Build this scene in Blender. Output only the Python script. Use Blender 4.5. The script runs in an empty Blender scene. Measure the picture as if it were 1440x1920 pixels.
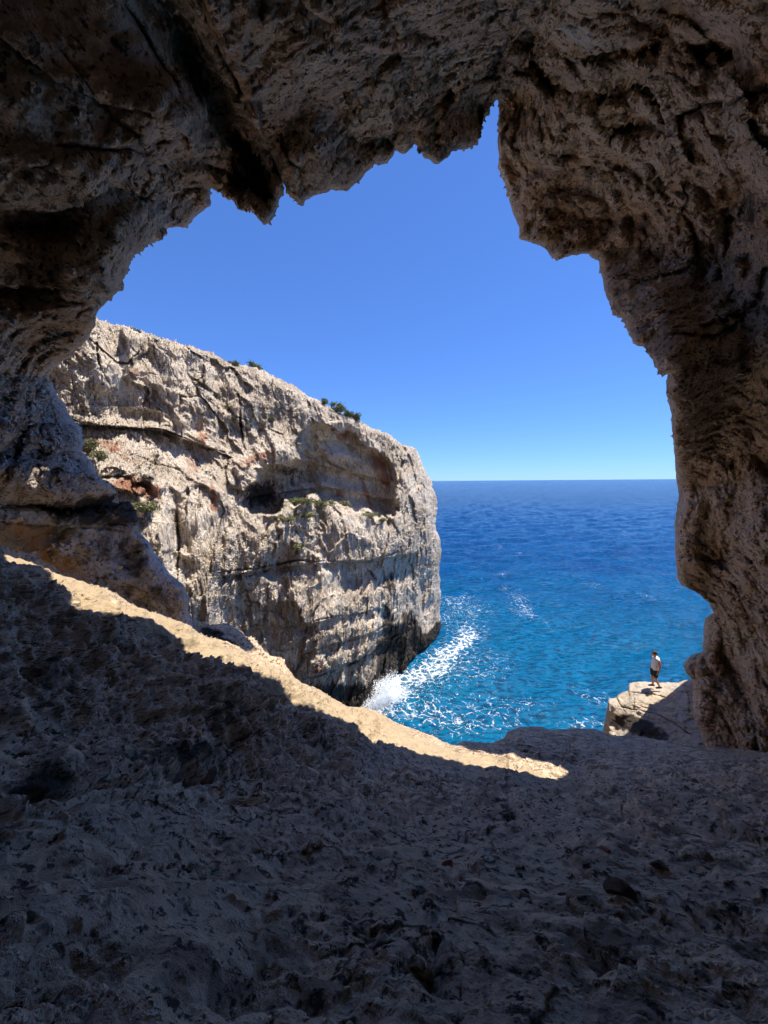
import bpy, math, random
import numpy as np
from mathutils import Matrix, Vector, Euler

SC = bpy.context.scene
COL = SC.collection
random.seed(7)
RNG = np.random.default_rng(11)

# ------------------------------------------------------------------ camera
F_PX = 721.0                       # wide phone lens, photo 1440x1920
CAM = np.array([0.0, 0.0, 25.0])   # 25 m above the sea
PITCH = math.radians(4.6)
ROLL = math.radians(-0.44)
cam_m = Euler((math.pi/2 - PITCH, 0, 0)).to_matrix() @ Matrix.Rotation(ROLL, 3, 'Z')
MR = np.array(cam_m)
cd = bpy.data.cameras.new('camera'); cam = bpy.data.objects.new('camera', cd); COL.objects.link(cam)
cd.sensor_fit = 'HORIZONTAL'; cd.sensor_width = 36.0; cd.lens = 36.0*F_PX/1440.0
cd.clip_start = 0.05; cd.clip_end = 90000.0
cam.matrix_world = Matrix.Translation(Vector(CAM)) @ cam_m.to_4x4()
SC.camera = cam

# ------------------------------------------------------------------ sky, sun, exposure
SUN_EL = math.radians(69); SUN_AZ = math.atan2(0.95, 0.30)
SUN = np.array([math.sin(SUN_AZ)*math.cos(SUN_EL), math.cos(SUN_AZ)*math.cos(SUN_EL), math.sin(SUN_EL)])
world = bpy.data.worlds.new("World"); SC.world = world; world.use_nodes = True
wn = world.node_tree.nodes; wn.clear()
sky = wn.new('ShaderNodeTexSky'); sky.sky_type = 'NISHITA'; sky.sun_disc = False
sky.sun_elevation = SUN_EL; sky.sun_rotation = SUN_AZ; sky.altitude = 1500
sky.air_density = 1.0; sky.dust_density = 0.0; sky.ozone_density = 5.0
bg = wn.new('ShaderNodeBackground'); bg.inputs['Strength'].default_value = 0.15
wo = wn.new('ShaderNodeOutputWorld')
gm = wn.new('ShaderNodeGamma'); gm.inputs['Gamma'].default_value = .76
mx = wn.new('ShaderNodeMix'); mx.data_type = 'RGBA'; mx.blend_type = 'MULTIPLY'; mx.inputs[0].default_value = 1.0
mx.inputs[7].default_value = (.345, .562, .985, 1)
world.node_tree.links.new(sky.outputs[0], gm.inputs['Color']); world.node_tree.links.new(gm.outputs[0], mx.inputs[6])
world.node_tree.links.new(mx.outputs[2], bg.inputs[0]); world.node_tree.links.new(bg.outputs[0], wo.inputs[0])
sd = bpy.data.lights.new('sun', 'SUN'); sd.energy = 4.4; sd.angle = math.radians(0.5); sd.color = (1.0, 0.92, 0.80)
so = bpy.data.objects.new('sun', sd); COL.objects.link(so); so.location = (20, 10, 90)
so.rotation_euler = Vector(SUN).to_track_quat('Z', 'Y').to_euler()
SC.view_settings.view_transform = 'Standard'; SC.view_settings.look = 'None'
SC.view_settings.exposure = 1.0; SC.view_settings.gamma = 1.0
SC.render.engine = 'CYCLES'
SC.cycles.max_bounces = 8; SC.cycles.diffuse_bounces = 5; SC.cycles.use_denoising = True
SC.cycles.sample_clamp_indirect = 8; SC.cycles.adaptive_threshold = .03; SC.cycles.caustics_reflective = False; SC.cycles.caustics_refractive = False

# ------------------------------------------------------------------ maths helpers
def ray(px, py):
    px = np.asarray(px, float); py = np.asarray(py, float)
    v = np.stack([(px-720)/F_PX, -(py-960)/F_PX, -np.ones_like(px)], -1)
    return v @ MR.T
def at(px, py, d):
    return CAM + ray(px, py)*np.asarray(d)[..., None]

_r = np.random.default_rng(5)
_perm = _r.permutation(256).astype(np.int32); _perm = np.concatenate([_perm, _perm, _perm])
_g = _r.normal(size=(256, 3)); _g = (_g/np.linalg.norm(_g, axis=1, keepdims=True)).astype(np.float32)
def perlin(P):
    sh = P.shape[:-1]; P = P.reshape(-1, 3); out = np.empty(len(P), np.float32)
    for a in range(0, len(P), 200000):
        p = P[a:a+200000]; f0 = np.floor(p); i = f0.astype(np.int64) & 255; f = (p-f0).astype(np.float32)
        w = f*f*f*(f*(f*6-15)+10); acc = np.zeros(len(p), np.float32)
        for dx in (0, 1):
            for dy in (0, 1):
                for dz in (0, 1):
                    h = _perm[_perm[_perm[(i[:, 0]+dx) & 255]+((i[:, 1]+dy) & 255)]+((i[:, 2]+dz) & 255)]
                    g = _g[h]
                    dot = g[:, 0]*(f[:, 0]-dx)+g[:, 1]*(f[:, 1]-dy)+g[:, 2]*(f[:, 2]-dz)
                    wx = w[:, 0] if dx else 1-w[:, 0]; wy = w[:, 1] if dy else 1-w[:, 1]; wz = w[:, 2] if dz else 1-w[:, 2]
                    acc += dot*wx*wy*wz
        out[a:a+200000] = acc
    return out.reshape(sh)*1.6
def fbm(P, octs=4, gain=0.5, off=0.0):
    s = 0; a = 1.0
    for o in range(octs):
        s = s + a*perlin(P*(2.03**o)+off+o*17.3); a *= gain
    return s
def ridged(P, octs=4, gain=0.5, off=0.0):
    s = 0; a = 1.0
    for o in range(octs):
        s = s + a*(1-2*np.abs(perlin(P*(2.03**o)+off+o*9.7))); a *= gain
    return s
def voro(P, jitter=0.9, seed=3):
    """F1, F2 distances and the cell id"""
    sh = P.shape[:-1]; P = P.reshape(-1, 3); n = len(P)
    F1 = np.empty(n, np.float32); F2 = np.empty(n, np.float32); ID = np.empty(n, np.int32)
    tab = np.random.default_rng(seed).random((256, 3)).astype(np.float32)
    for a in range(0, n, 200000):
        p = P[a:a+200000]; f0 = np.floor(p); i = f0.astype(np.int64); f = (p-f0).astype(np.float32)
        b1 = np.full(len(p), 9., np.float32); b2 = b1.copy(); bi = np.zeros(len(p), np.int32)
        for dx in (-1, 0, 1):
            for dy in (-1, 0, 1):
                for dz in (-1, 0, 1):
                    h = _perm[_perm[_perm[(i[:, 0]+dx) & 255]+((i[:, 1]+dy) & 255)]+((i[:, 2]+dz) & 255)]
                    c = tab[h]*jitter+np.array([dx, dy, dz], np.float32)-f
                    d = np.sqrt((c*c).sum(1))
                    m = d < b1
                    b2 = np.where(m, b1, np.minimum(b2, d)); bi = np.where(m, h, bi); b1 = np.where(m, d, b1)
        F1[a:a+200000] = b1; F2[a:a+200000] = b2; ID[a:a+200000] = bi
    return F1.reshape(sh), F2.reshape(sh), ID.reshape(sh)
_cell = np.random.default_rng(77).random(256).astype(np.float32)
def sstep(a, b, x):
    t = np.clip((x-a)/(b-a), 0, 1); return t*t*(3-2*t)

class InvDepth:
    """smooth inverse-depth surface through control points (px, py, distance)"""
    def __init__(s, ctrl, c=70., lo=.6, hi=120.):
        a = np.array(ctrl, float); s.p = a[:, :2]/100; s.c = c/100; s.lo, s.hi = lo, hi
        n = len(a); r = np.sqrt(((s.p[:, None]-s.p[None])**2).sum(-1)+s.c**2)
        A = np.zeros((n+3, n+3)); A[:n, :n] = -r + np.eye(n)*0.02
        A[:n, n] = 1; A[:n, n+1:] = s.p; A[n, :n] = 1; A[n+1:, :n] = s.p.T
        s.w = np.linalg.solve(A, np.concatenate([1/a[:, 2], [0, 0, 0]]))
    def __call__(s, px, py):
        x = np.asarray(px)/100; y = np.asarray(py)/100; n = len(s.p)
        v = s.w[n]+s.w[n+1]*x+s.w[n+2]*y
        for k in range(n):
            v = v - s.w[k]*np.sqrt((x-s.p[k, 0])**2+(y-s.p[k, 1])**2+s.c**2)
        return 1/np.clip(v, 1/s.hi, 1/s.lo)

def feat(x, y, L):
    """sum of elongated bumps: (cx, cy, rx, ry, angle deg, amplitude, power)"""
    v = np.zeros_like(x)
    for f in L:
        cx, cy, rx, ry, ang, amp = f[:6]; p = f[6] if len(f) > 6 else 2
        a = math.radians(ang); X = (x-cx)*math.cos(a)+(y-cy)*math.sin(a); Y = -(x-cx)*math.sin(a)+(y-cy)*math.cos(a)
        q = np.sqrt((X/rx)**2+(Y/ry)**2)
        v += amp*np.exp(-np.minimum(q, 8)**p)
    return v
def segdist(x, y, pts):
    d = np.full(x.shape, 1e9)
    for (x0, y0), (x1, y1) in zip(pts[:-1], pts[1:]):
        dx, dy = x1-x0, y1-y0; t = np.clip(((x-x0)*dx+(y-y0)*dy)/(dx*dx+dy*dy+1e-9), 0, 1)
        d = np.minimum(d, np.hypot(x-x0-t*dx, y-y0-t*dy))
    return d
def cracks(x, y, L):
    v = np.zeros_like(x)
    for pts, w, amp in L:
        v += amp*np.exp(-(segdist(x, y, pts)/w)**2)
    return v
def resample(pts, step, jag=0., seed=1):
    pts = np.array(pts, float); seg = np.hypot(*np.diff(pts, axis=0).T); s = np.concatenate([[0], np.cumsum(seg)])
    n = max(2, int(s[-1]/step)); t = np.linspace(0, s[-1], n)
    out = np.stack([np.interp(t, s, pts[:, 0]), np.interp(t, s, pts[:, 1])], -1)
    if jag:
        P = np.stack([t/60., np.full(n, seed*3.1), np.zeros(n)], -1)
        for j in range(2):
            out[:, j] += jag*fbm(P+j*50, 5, 0.6)
    return out

def setp(o, label=None, cat=None, kind=None, group=None):
    if label: o['label'] = label
    if cat: o['category'] = cat
    if kind: o['kind'] = kind
    if group: o['group'] = group
    return o
def link_mesh(name, V, Fq, mat, smooth=True, stain_tone=None, parent=None):
    me = bpy.data.meshes.new(name)
    V = np.ascontiguousarray(V, np.float32); Fq = np.ascontiguousarray(Fq, np.int32)
    k = Fq.shape[1]
    me.vertices.add(len(V)); me.vertices.foreach_set('co', V.ravel())
    me.loops.add(Fq.size); me.loops.foreach_set('vertex_index', Fq.ravel())
    me.polygons.add(len(Fq)); me.polygons.foreach_set('loop_start', np.arange(0, Fq.size, k, dtype=np.int32))
    me.polygons.foreach_set('loop_total', np.full(len(Fq), k, np.int32))
    if stain_tone is not None:
        c = np.ones((len(V), 4), np.float32); c[:, :stain_tone.shape[1]] = stain_tone
        at_ = me.color_attributes.new('stain_tone', 'FLOAT_COLOR', 'POINT'); at_.data.foreach_set('color', c.ravel())  # real stain masks plus tones that paint in sun and shade
    me.update(calc_edges=True); me.validate()
    me.polygons.foreach_set('use_smooth', np.full(len(me.polygons), smooth))
    if mat: me.materials.append(mat)
    o = bpy.data.objects.new(name, me); COL.objects.link(o)
    if parent: o.parent = parent
    return o
def grid_faces(nr, nc, flip=False):
    i = np.arange(nr*nc).reshape(nr, nc)
    f = np.stack([i[:-1, :-1], i[:-1, 1:], i[1:, 1:], i[1:, :-1]], -1).reshape(-1, 4)
    return f[:, ::-1] if flip else f
def sub_grid(name, V, st, mat, r0, r1, flip):
    v = V[:, r0:r1]; s = st[:, r0:r1]
    return link_mesh(name, v.reshape(-1, 3), grid_faces(v.shape[0], v.shape[1], flip), mat, stain_tone=s.reshape(-1, s.shape[-1]))

# ------------------------------------------------------------------ node helper
class NT:
    def __init__(s, name):
        s.m = bpy.data.materials.new(name); s.m.use_nodes = True; s.t = s.m.node_tree; s.t.nodes.clear()
        s.out = s.t.nodes.new('ShaderNodeOutputMaterial')
    def n(s, typ, ins=None, **kw):
        nd = s.t.nodes.new(typ)
        for k, v in kw.items(): setattr(nd, k, v)
        for k, v in (ins or {}).items(): s.set(nd.inputs[k], v)
        return nd
    def set(s, sock, v):
        if isinstance(v, bpy.types.NodeSocket): s.t.links.new(v, sock)
        elif isinstance(v, bpy.types.Node): s.t.links.new(v.outputs[0], sock)
        else: sock.default_value = v
    def math(s, op, a, b=0., c=0., clamp=False):
        nd = s.n('ShaderNodeMath', operation=op, use_clamp=clamp)
        s.set(nd.inputs[0], a); s.set(nd.inputs[1], b)
        if op in ('MULTIPLY_ADD',): s.set(nd.inputs[2], c)
        return nd.outputs[0]
    def vmul(s, v, xyz):
        nd = s.n('ShaderNodeVectorMath', operation='MULTIPLY'); s.set(nd.inputs[0], v); s.set(nd.inputs[1], xyz); return nd.outputs[0]
    def vadd(s, v, w):
        nd = s.n('ShaderNodeVectorMath', operation='ADD'); s.set(nd.inputs[0], v); s.set(nd.inputs[1], w); return nd.outputs[0]
    def noise(s, vec, scale, detail=6, rough=.55, typ='FBM', lac=2., dist=0., out=0):
        nd = s.n('ShaderNodeTexNoise', noise_type=typ, noise_dimensions='3D')
        if typ == 'FBM': nd.normalize = True
        for k, v in (('Vector', vec), ('Scale', scale), ('Detail', detail), ('Roughness', rough), ('Lacunarity', lac), ('Distortion', dist)):
            s.set(nd.inputs[k], v)
        return nd.outputs[out]
    def voro(s, vec, scale, feature='F1', rnd=1., out='Distance', smooth=.3):
        nd = s.n('ShaderNodeTexVoronoi', feature=feature)
        s.set(nd.inputs['Vector'], vec); s.set(nd.inputs['Scale'], scale); s.set(nd.inputs['Randomness'], rnd)
        if feature == 'SMOOTH_F1': nd.inputs['Smoothness'].default_value = smooth
        return nd.outputs[out]
    def ramp(s, v, a, b, lo=0., hi=1., interp='SMOOTHSTEP'):
        nd = s.n('ShaderNodeMapRange', interpolation_type=interp)
        for k, x in ((0, v), (1, a), (2, b), (3, lo), (4, hi)): s.set(nd.inputs[k], x)
        return nd.outputs[0]
    def mix(s, f, a, b):
        nd = s.n('ShaderNodeMix', data_type='RGBA'); s.set(nd.inputs[0], f); s.set(nd.inputs[6], a); s.set(nd.inputs[7], b); return nd.outputs[2]
    def finish(s, col, rough=.9, spec=.2, disp=None, **kw):
        p = s.n('ShaderNodeBsdfPrincipled'); s.set(p.inputs['Base Color'], col); s.set(p.inputs['Roughness'], rough)
        s.set(p.inputs['Specular IOR Level'], spec)
        for k, v in kw.items(): s.set(p.inputs[k], v)
        s.t.links.new(p.outputs[0], s.out.inputs[0])
        if disp is not None:
            d = s.n('ShaderNodeDisplacement'); s.set(d.inputs['Height'], disp); d.inputs['Midlevel'].default_value = 0; d.inputs['Scale'].default_value = 1
            s.t.links.new(d.outputs[0], s.out.inputs[2]); s.m.displacement_method = 'BOTH'
        return s.m
def c4(r, g, b): return (r, g, b, 1.)

def rock_material(name, A, B, C, dark, rust=(.20, .075, .03), pale=(.45, .42, .38), S=1., amp=1., stretch=(1, 1, 1),
                  pits=1., crack=.5, speck=.5, fine=1., ridge=1., flute=0.):
    """weathered limestone; S = features per metre, amp = relief in metres"""
    t = NT(name)
    co = t.n('ShaderNodeTexCoord').outputs['Object']
    v = t.vmul(co, stretch)
    big = t.noise(co, .45*S, 4, .6)
    med = t.noise(v, 2.2*S, 6, .64)
    rid = t.noise(v, 3.0*S, 5, .62, 'RIDGED_MULTIFRACTAL')
    warp = t.vadd(v, t.vmul(t.noise(v, 1.7*S, 3, .5, out=1), (.45/S,)*3))
    vor = t.voro(warp, 4.5*S, 'F1')
    pitm = t.ramp(t.noise(co, .9*S, 3, .5), .48, .62)
    pit = t.math('MULTIPLY', t.ramp(vor, .12, .42, 1, 0), pitm)
    edge = t.voro(warp, 1.3*S, 'DISTANCE_TO_EDGE')
    crk = t.math('MULTIPLY', t.ramp(edge, 0., .03, 1, 0), t.ramp(big, .48, .6))
    finen = t.noise(v, 22*S, 3, .7)
    h = t.math('MULTIPLY', t.math('SUBTRACT', med, .5), .34*amp)
    h = t.math('ADD', h, t.math('MULTIPLY', t.math('SUBTRACT', rid, 1.0), .045*amp*ridge))
    h = t.math('SUBTRACT', h, t.math('MULTIPLY', pit, .085*amp*pits))
    h = t.math('SUBTRACT', h, t.math('MULTIPLY', crk, .05*amp*crack))
    h = t.math('ADD', h, t.math('MULTIPLY', t.math('SUBTRACT', finen, .5), .05*amp*fine))
    at_ = t.n('ShaderNodeAttribute', attribute_name='stain_tone')
    if flute:
        fl = t.noise(t.vmul(co, (2.6, 2.6, .28)), 1.5, 3, .6)
        h = t.math('ADD', h, t.math('MULTIPLY', t.math('ABSOLUTE', t.math('SUBTRACT', fl, .5)), t.ramp(t.noise(co, .12, 2, .5), .4, .6, .5*flute, 1.3*flute)))
    h = t.math('MULTIPLY', h, at_.outputs['Alpha'])
    sep = t.n('ShaderNodeSeparateColor'); t.set(sep.inputs[0], at_.outputs['Color'])
    brk = t.math('SUBTRACT', t.noise(v, 1.6*S, 7, .65), .5)
    def mask(ch, k=1.1):
        return t.ramp(t.math('ADD', ch, t.math('MULTIPLY', brk, k)), .32, .6)
    col = t.mix(t.ramp(med, .40, .60), c4(*A), c4(*B))
    col = t.mix(t.ramp(big, .42, .62), col, c4(*C))
    spk = t.ramp(t.noise(v, 9*S, 4, .7), .53, .62)
    if flute: col = t.mix(t.ramp(fl, .56, .66), col, c4(*[x*.55 for x in B]))
    col = t.mix(t.math('MULTIPLY', spk, speck), col, c4(*dark))
    col = t.mix(t.math('MULTIPLY', crk, .55*crack), col, c4(*[x*.5 for x in dark]))
    col = t.mix(t.math('MULTIPLY', mask(sep.outputs[0]), .9), col, c4(*rust))
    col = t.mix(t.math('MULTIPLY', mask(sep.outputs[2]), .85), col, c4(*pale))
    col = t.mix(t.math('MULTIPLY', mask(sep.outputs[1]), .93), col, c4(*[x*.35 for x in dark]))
    return t.finish(col, .92, .15, h)

M_CAVE = rock_material('cave_rock', (.70, .505, .345), (.48, .335, .22), (.72, .55, .39), (.13, .09, .066), rust=(.50, .25, .085), pale=(.70, .64, .56), S=1.3, amp=.62, ridge=1.0, crack=.4, speck=.95, fine=2.0, pits=2.2)
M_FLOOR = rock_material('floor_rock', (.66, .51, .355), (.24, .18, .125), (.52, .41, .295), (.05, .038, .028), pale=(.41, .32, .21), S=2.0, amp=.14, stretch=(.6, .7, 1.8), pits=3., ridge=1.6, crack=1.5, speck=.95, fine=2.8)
M_CLIFF = rock_material('cliff_rock', (.66, .57, .465), (.45, .38, .305), (.70, .62, .52), (.12, .094, .075), rust=(.36, .17, .10), pale=(.66, .61, .55), S=.75, amp=.8, stretch=(1.5, 1.5, .5), pits=1.2, crack=.3, speck=.6, ridge=2.2, fine=2.4, flute=1.)
M_LWALL = rock_material('left_wall_rock', (.58, .49, .415), (.38, .32, .275), (.62, .54, .47), (.10, .078, .066), rust=(.50, .27, .10), pale=(.66, .62, .58), S=1.3, amp=.75, ridge=1.2, crack=.5, speck=.95, fine=2.2, pits=2.2)
M_LEDGE = rock_material('ledge_rock', (.52, .43, .32), (.38, .31, .225), (.46, .40, .33), (.09, .075, .065), S=1.4, amp=.45, stretch=(.7, .7, 2.2), pits=.8, speck=.5, ridge=1.5)

# ------------------------------------------------------------------ cave: roof and walls (a shell round the viewer)
RIM = [(362, 1185), (361, 1174), (354, 1141), (355, 1122), (342, 1099), (330, 1088), (314, 1074), (300, 1052), (286, 1030), (275, 1010), (260, 996), (259, 974), (252, 955), (244, 942),
 (227, 946), (209, 944), (214, 935), (216, 919), (198, 905), (177, 887), (170, 866), (152, 848), (154, 831), (152, 802), (135, 792), (120, 760), (103, 735), (92, 716), (82, 708),
 (99, 689), (117, 677), (135, 664), (152, 650), (166, 632), (177, 611), (177, 597), (182, 583), (198, 565), (216, 547), (227, 526), (241, 501), (244, 480), (280, 457), (310, 437), (312, 425), (345, 425),
 (370, 400), (390, 385), (392, 350), (415, 360), (435, 372), (460, 390), (480, 400), (495, 419), (510, 410), (520, 380), (530, 355), (527, 335), (537, 350), (550, 370), (567, 382), (575, 372), (600, 362),
 (625, 350), (650, 356), (665, 345), (690, 320), (702, 306), (720, 306), (735, 295), (737, 280), (757, 287), (777, 267), (785, 275), (792, 292), (820, 305), (840, 295), (845, 282), (880, 277), (892, 265),
 (899, 235), (912, 210), (925, 192), (935, 185), (938, 200), (937, 230), (934, 260), (934, 315), (947, 345), (955, 370), (965, 400), (975, 425), (977, 450), (1005, 457), (1025, 465), (1032, 478), (1045, 485),
 (1080, 480), (1103, 474), (1110, 482), (1125, 490), (1130, 520), (1133, 545), (1145, 570), (1150, 590), (1165, 595), (1175, 610), (1190, 640), (1210, 650), (1225, 672), (1235, 692), (1254, 702), (1252, 718),
 (1255, 754), (1260, 790), (1265, 843), (1267, 895), (1274, 926), (1267, 973), (1267, 1025), (1270, 1082), (1280, 1095), (1307, 1108), (1327, 1129), (1338, 1150), (1322, 1160), (1320, 1192), (1322, 1221),
 (1291, 1231), (1280, 1247), (1286, 1259), (1297, 1266), (1300, 1290), (1297, 1320), (1305, 1350), (1318, 1385), (1326, 1430)]
SHELL = InvDepth([(350, 1150, 12.5), (260, 980, 12), (215, 920, 11.3), (150, 830, 10.8), (100, 720, 10.2), (177, 600, 6.0), (244, 480, 5.1), (276, 445, 5.7), (392, 370, 6.2), (495, 419, 5.2), (530, 340, 5.6),
 (570, 380, 6.3), (650, 355, 7.2), (760, 280, 7.6), (820, 300, 7.9), (900, 235, 8.7), (935, 185, 8.7), (935, 315, 9.5), (977, 450, 10.3), (1103, 474, 10.1), (1150, 590, 9.0), (1200, 650, 7.7), (1254, 702, 6.5), (1262, 790, 7.3), (1270, 900, 11.2),
 (1270, 1080, 12.3), (1335, 1150, 13.4), (1285, 1240, 14.3), (1325, 1400, 13), (0, 1000, 8.8), (150, 1000, 10.6), (0, 900, 8.2), (0, 750, 5.8), (0, 500, 3.9), (0, 250, 3.1), (0, 0, 2.5), (200, 300, 3.7), (200, 0, 2.6),
 (400, 200, 3.9), (400, 0, 2.9), (600, 0, 3.3), (600, 200, 5.0), (720, 150, 5.1), (800, 0, 3.7), (900, 100, 5.5), (1000, 0, 4.2), (1000, 250, 7.6), (1100, 0, 4.0), (1200, 200, 5.9), (1100, 400, 9.2), (1440, 0, 3.2),
 (1440, 250, 4.1), (1440, 500, 5.8), (1300, 500, 8), (1440, 750, 6.7), (1350, 800, 8.6), (1440, 1000, 7.8), (1350, 1000, 9.8), (1440, 1200, 9.6), (1440, 1400, 10.6), (1380, 1300, 12.2),
 (-800, 700, 3), (-800, -600, 1.7), (720, -700, 1.8), (2240, -600, 2.0), (2240, 700, 3.2), (2240, 1600, 4.5), (-700, 1500, 4)], c=60, lo=1.3, hi=20)
# recesses (+) and bulges (-) of the rock, metres along the view
SH_FEAT = [(385, 170, 45, 240, -28, 1.1), (470, 300, 25, 110, -28, .5), (330, 230, 60, 60, 0, -.3), (250, 420, 90, 45, -35, -.5), (90, 430, 90, 40, 10, .35), (180, 540, 60, 60, 0, -.3), (60, 520, 80, 40, 15, .2),
 (110, 570, 70, 50, -20, -.5), (60, 760, 70, 70, 20, .6), (140, 700, 60, 20, -30, -.2), (90, 905, 130, 32, 5, -.9, 4), (60, 950, 180, 9, 3, .55), (230, 940, 40, 10, 0, .5), (120, 830, 60, 30, 20, -.4),
 (60, 1010, 60, 28, 0, .25), (110, 1000, 22, 16, 0, .35), (240, 1040, 22, 30, 0, .3), (925, 125, 14, 40, 8, .35), (1000, 90, 32, 55, -15, .8, 3), (1180, 95, 60, 25, -15, .55, 3), (1150, 165, 75, 32, -8, .6, 3),
 (1030, 150, 25, 22, 0, .4, 3), (1250, 40, 40, 60, 30, .7), (1340, 90, 40, 40, 0, .7), (1280, 210, 140, 12, -15, .4), (1200, 245, 60, 10, -12, .45), (1090, 290, 30, 35, 0, .35), (1380, 380, 30, 70, 5, .7),
 (1230, 580, 60, 120, -25, -.45), (1340, 520, 30, 140, 12, .6), (1200, 480, 80, 30, 10, .3), (1350, 1010, 50, 75, 0, .7, 3), (1400, 640, 30, 90, 0, .5), (1310, 1130, 60, 16, 40, -.4), (1340, 900, 60, 18, -10, .3),
 (1400, 1200, 40, 60, 0, .4), (1310, 1250, 30, 12, 0, -.5), (1320, 1300, 18, 50, 0, -.5), (640, 110, 110, 70, 20, -.3), (820, 200, 80, 60, 0, -.35), (600, 300, 50, 40, 0, -.25), (780, 60, 70, 30, 30, .3)]
SH_CRK = [([(225, 0), (300, 120), (390, 250), (470, 330), (497, 395)], 5, .5), ([(530, 335), (480, 230), (420, 120), (370, 0)], 7, .8), ([(575, 372), (545, 300), (520, 230)], 4, .25), ([(790, 275), (770, 200), (745, 110), (720, 0)], 5, .25),
 ([(935, 150), (940, 100), (935, 0)], 6, .3), ([(110, 90), (200, 190), (270, 290)], 4, .3), ([(1254, 702), (1330, 690), (1400, 500), (1440, 430)], 8, .35), ([(0, 848), (80, 850), (150, 845)], 5, .3),
 ([(0, 945), (100, 950), (220, 944)], 4, .5), ([(0, 985), (150, 992), (260, 985)], 3, .25), ([(1270, 930), (1330, 910), (1440, 905)], 6, .35), ([(1140, 260), (1210, 240), (1300, 200), (1440, 175)], 6, .4),
 ([(1000, 235), (1090, 225), (1150, 260)], 5, .3), ([(1290, 1250), (1340, 1245), (1440, 1260)], 6, .4), ([(395, 350), (300, 300), (150, 270), (0, 300)], 6, .3), ([(20, 850), (22, 940)], 3, .2)]
SH_RUST = [(40, 1000, 60, 26, 0, .75), (120, 1055, 80, 20, 22, .65), (20, 1020, 50, 18, 0, .5), (1190, 92, 48, 26, -10, .9), (50, 780, 90, 70, 0, .25), (1030, 145, 20, 18, 0, .4), (330, 320, 80, 40, -30, .3), (1310, 780, 80, 50, 0, .3)]
SH_BLK = [(170, 1010, 120, 34, 15, .38), (385, 150, 42, 190, -28, .75), (480, 335, 24, 70, -28, .6), (85, 430, 100, 26, 8, .4), (70, 560, 90, 20, 10, .35), (180, 955, 130, 30, 5, .75), (260, 1080, 70, 70, 30, .42), (120, 890, 110, 40, 5, .3), (320, 1130, 40, 40, 30, .35), (250, 920, 30, 40, 0, .5), (650, 40, 60, 50, 0, .4), (1350, 90, 50, 30, 0, .6), (780, 230, 50, 60, 0, .35), (840, 280, 60, 25, 0, .5),  # blobs in the ceiling crease and recesses paint their shade into the colour
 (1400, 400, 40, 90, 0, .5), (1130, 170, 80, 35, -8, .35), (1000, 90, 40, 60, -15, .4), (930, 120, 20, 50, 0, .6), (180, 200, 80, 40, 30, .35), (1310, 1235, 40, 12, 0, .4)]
SH_PALE = [(280, 1060, 70, 60, 30, .6), (150, 1000, 60, 20, 10, .4), (100, 230, 80, 60, 20, .55), (90, 970, 110, 20, 8, .6), (200, 1060, 60, 30, 30, .3), (830, 120, 90, 50, 0, .4), (640, 290, 60, 30, 0, .4), (1080, 60, 90, 50, 20, .5), (1260, 520, 70, 60, 0, .4), (1330, 130, 80, 40, 0, .4), (330, 390, 60, 30, 0, .45), (1300, 330, 80, 50, 0, .3)]

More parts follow.
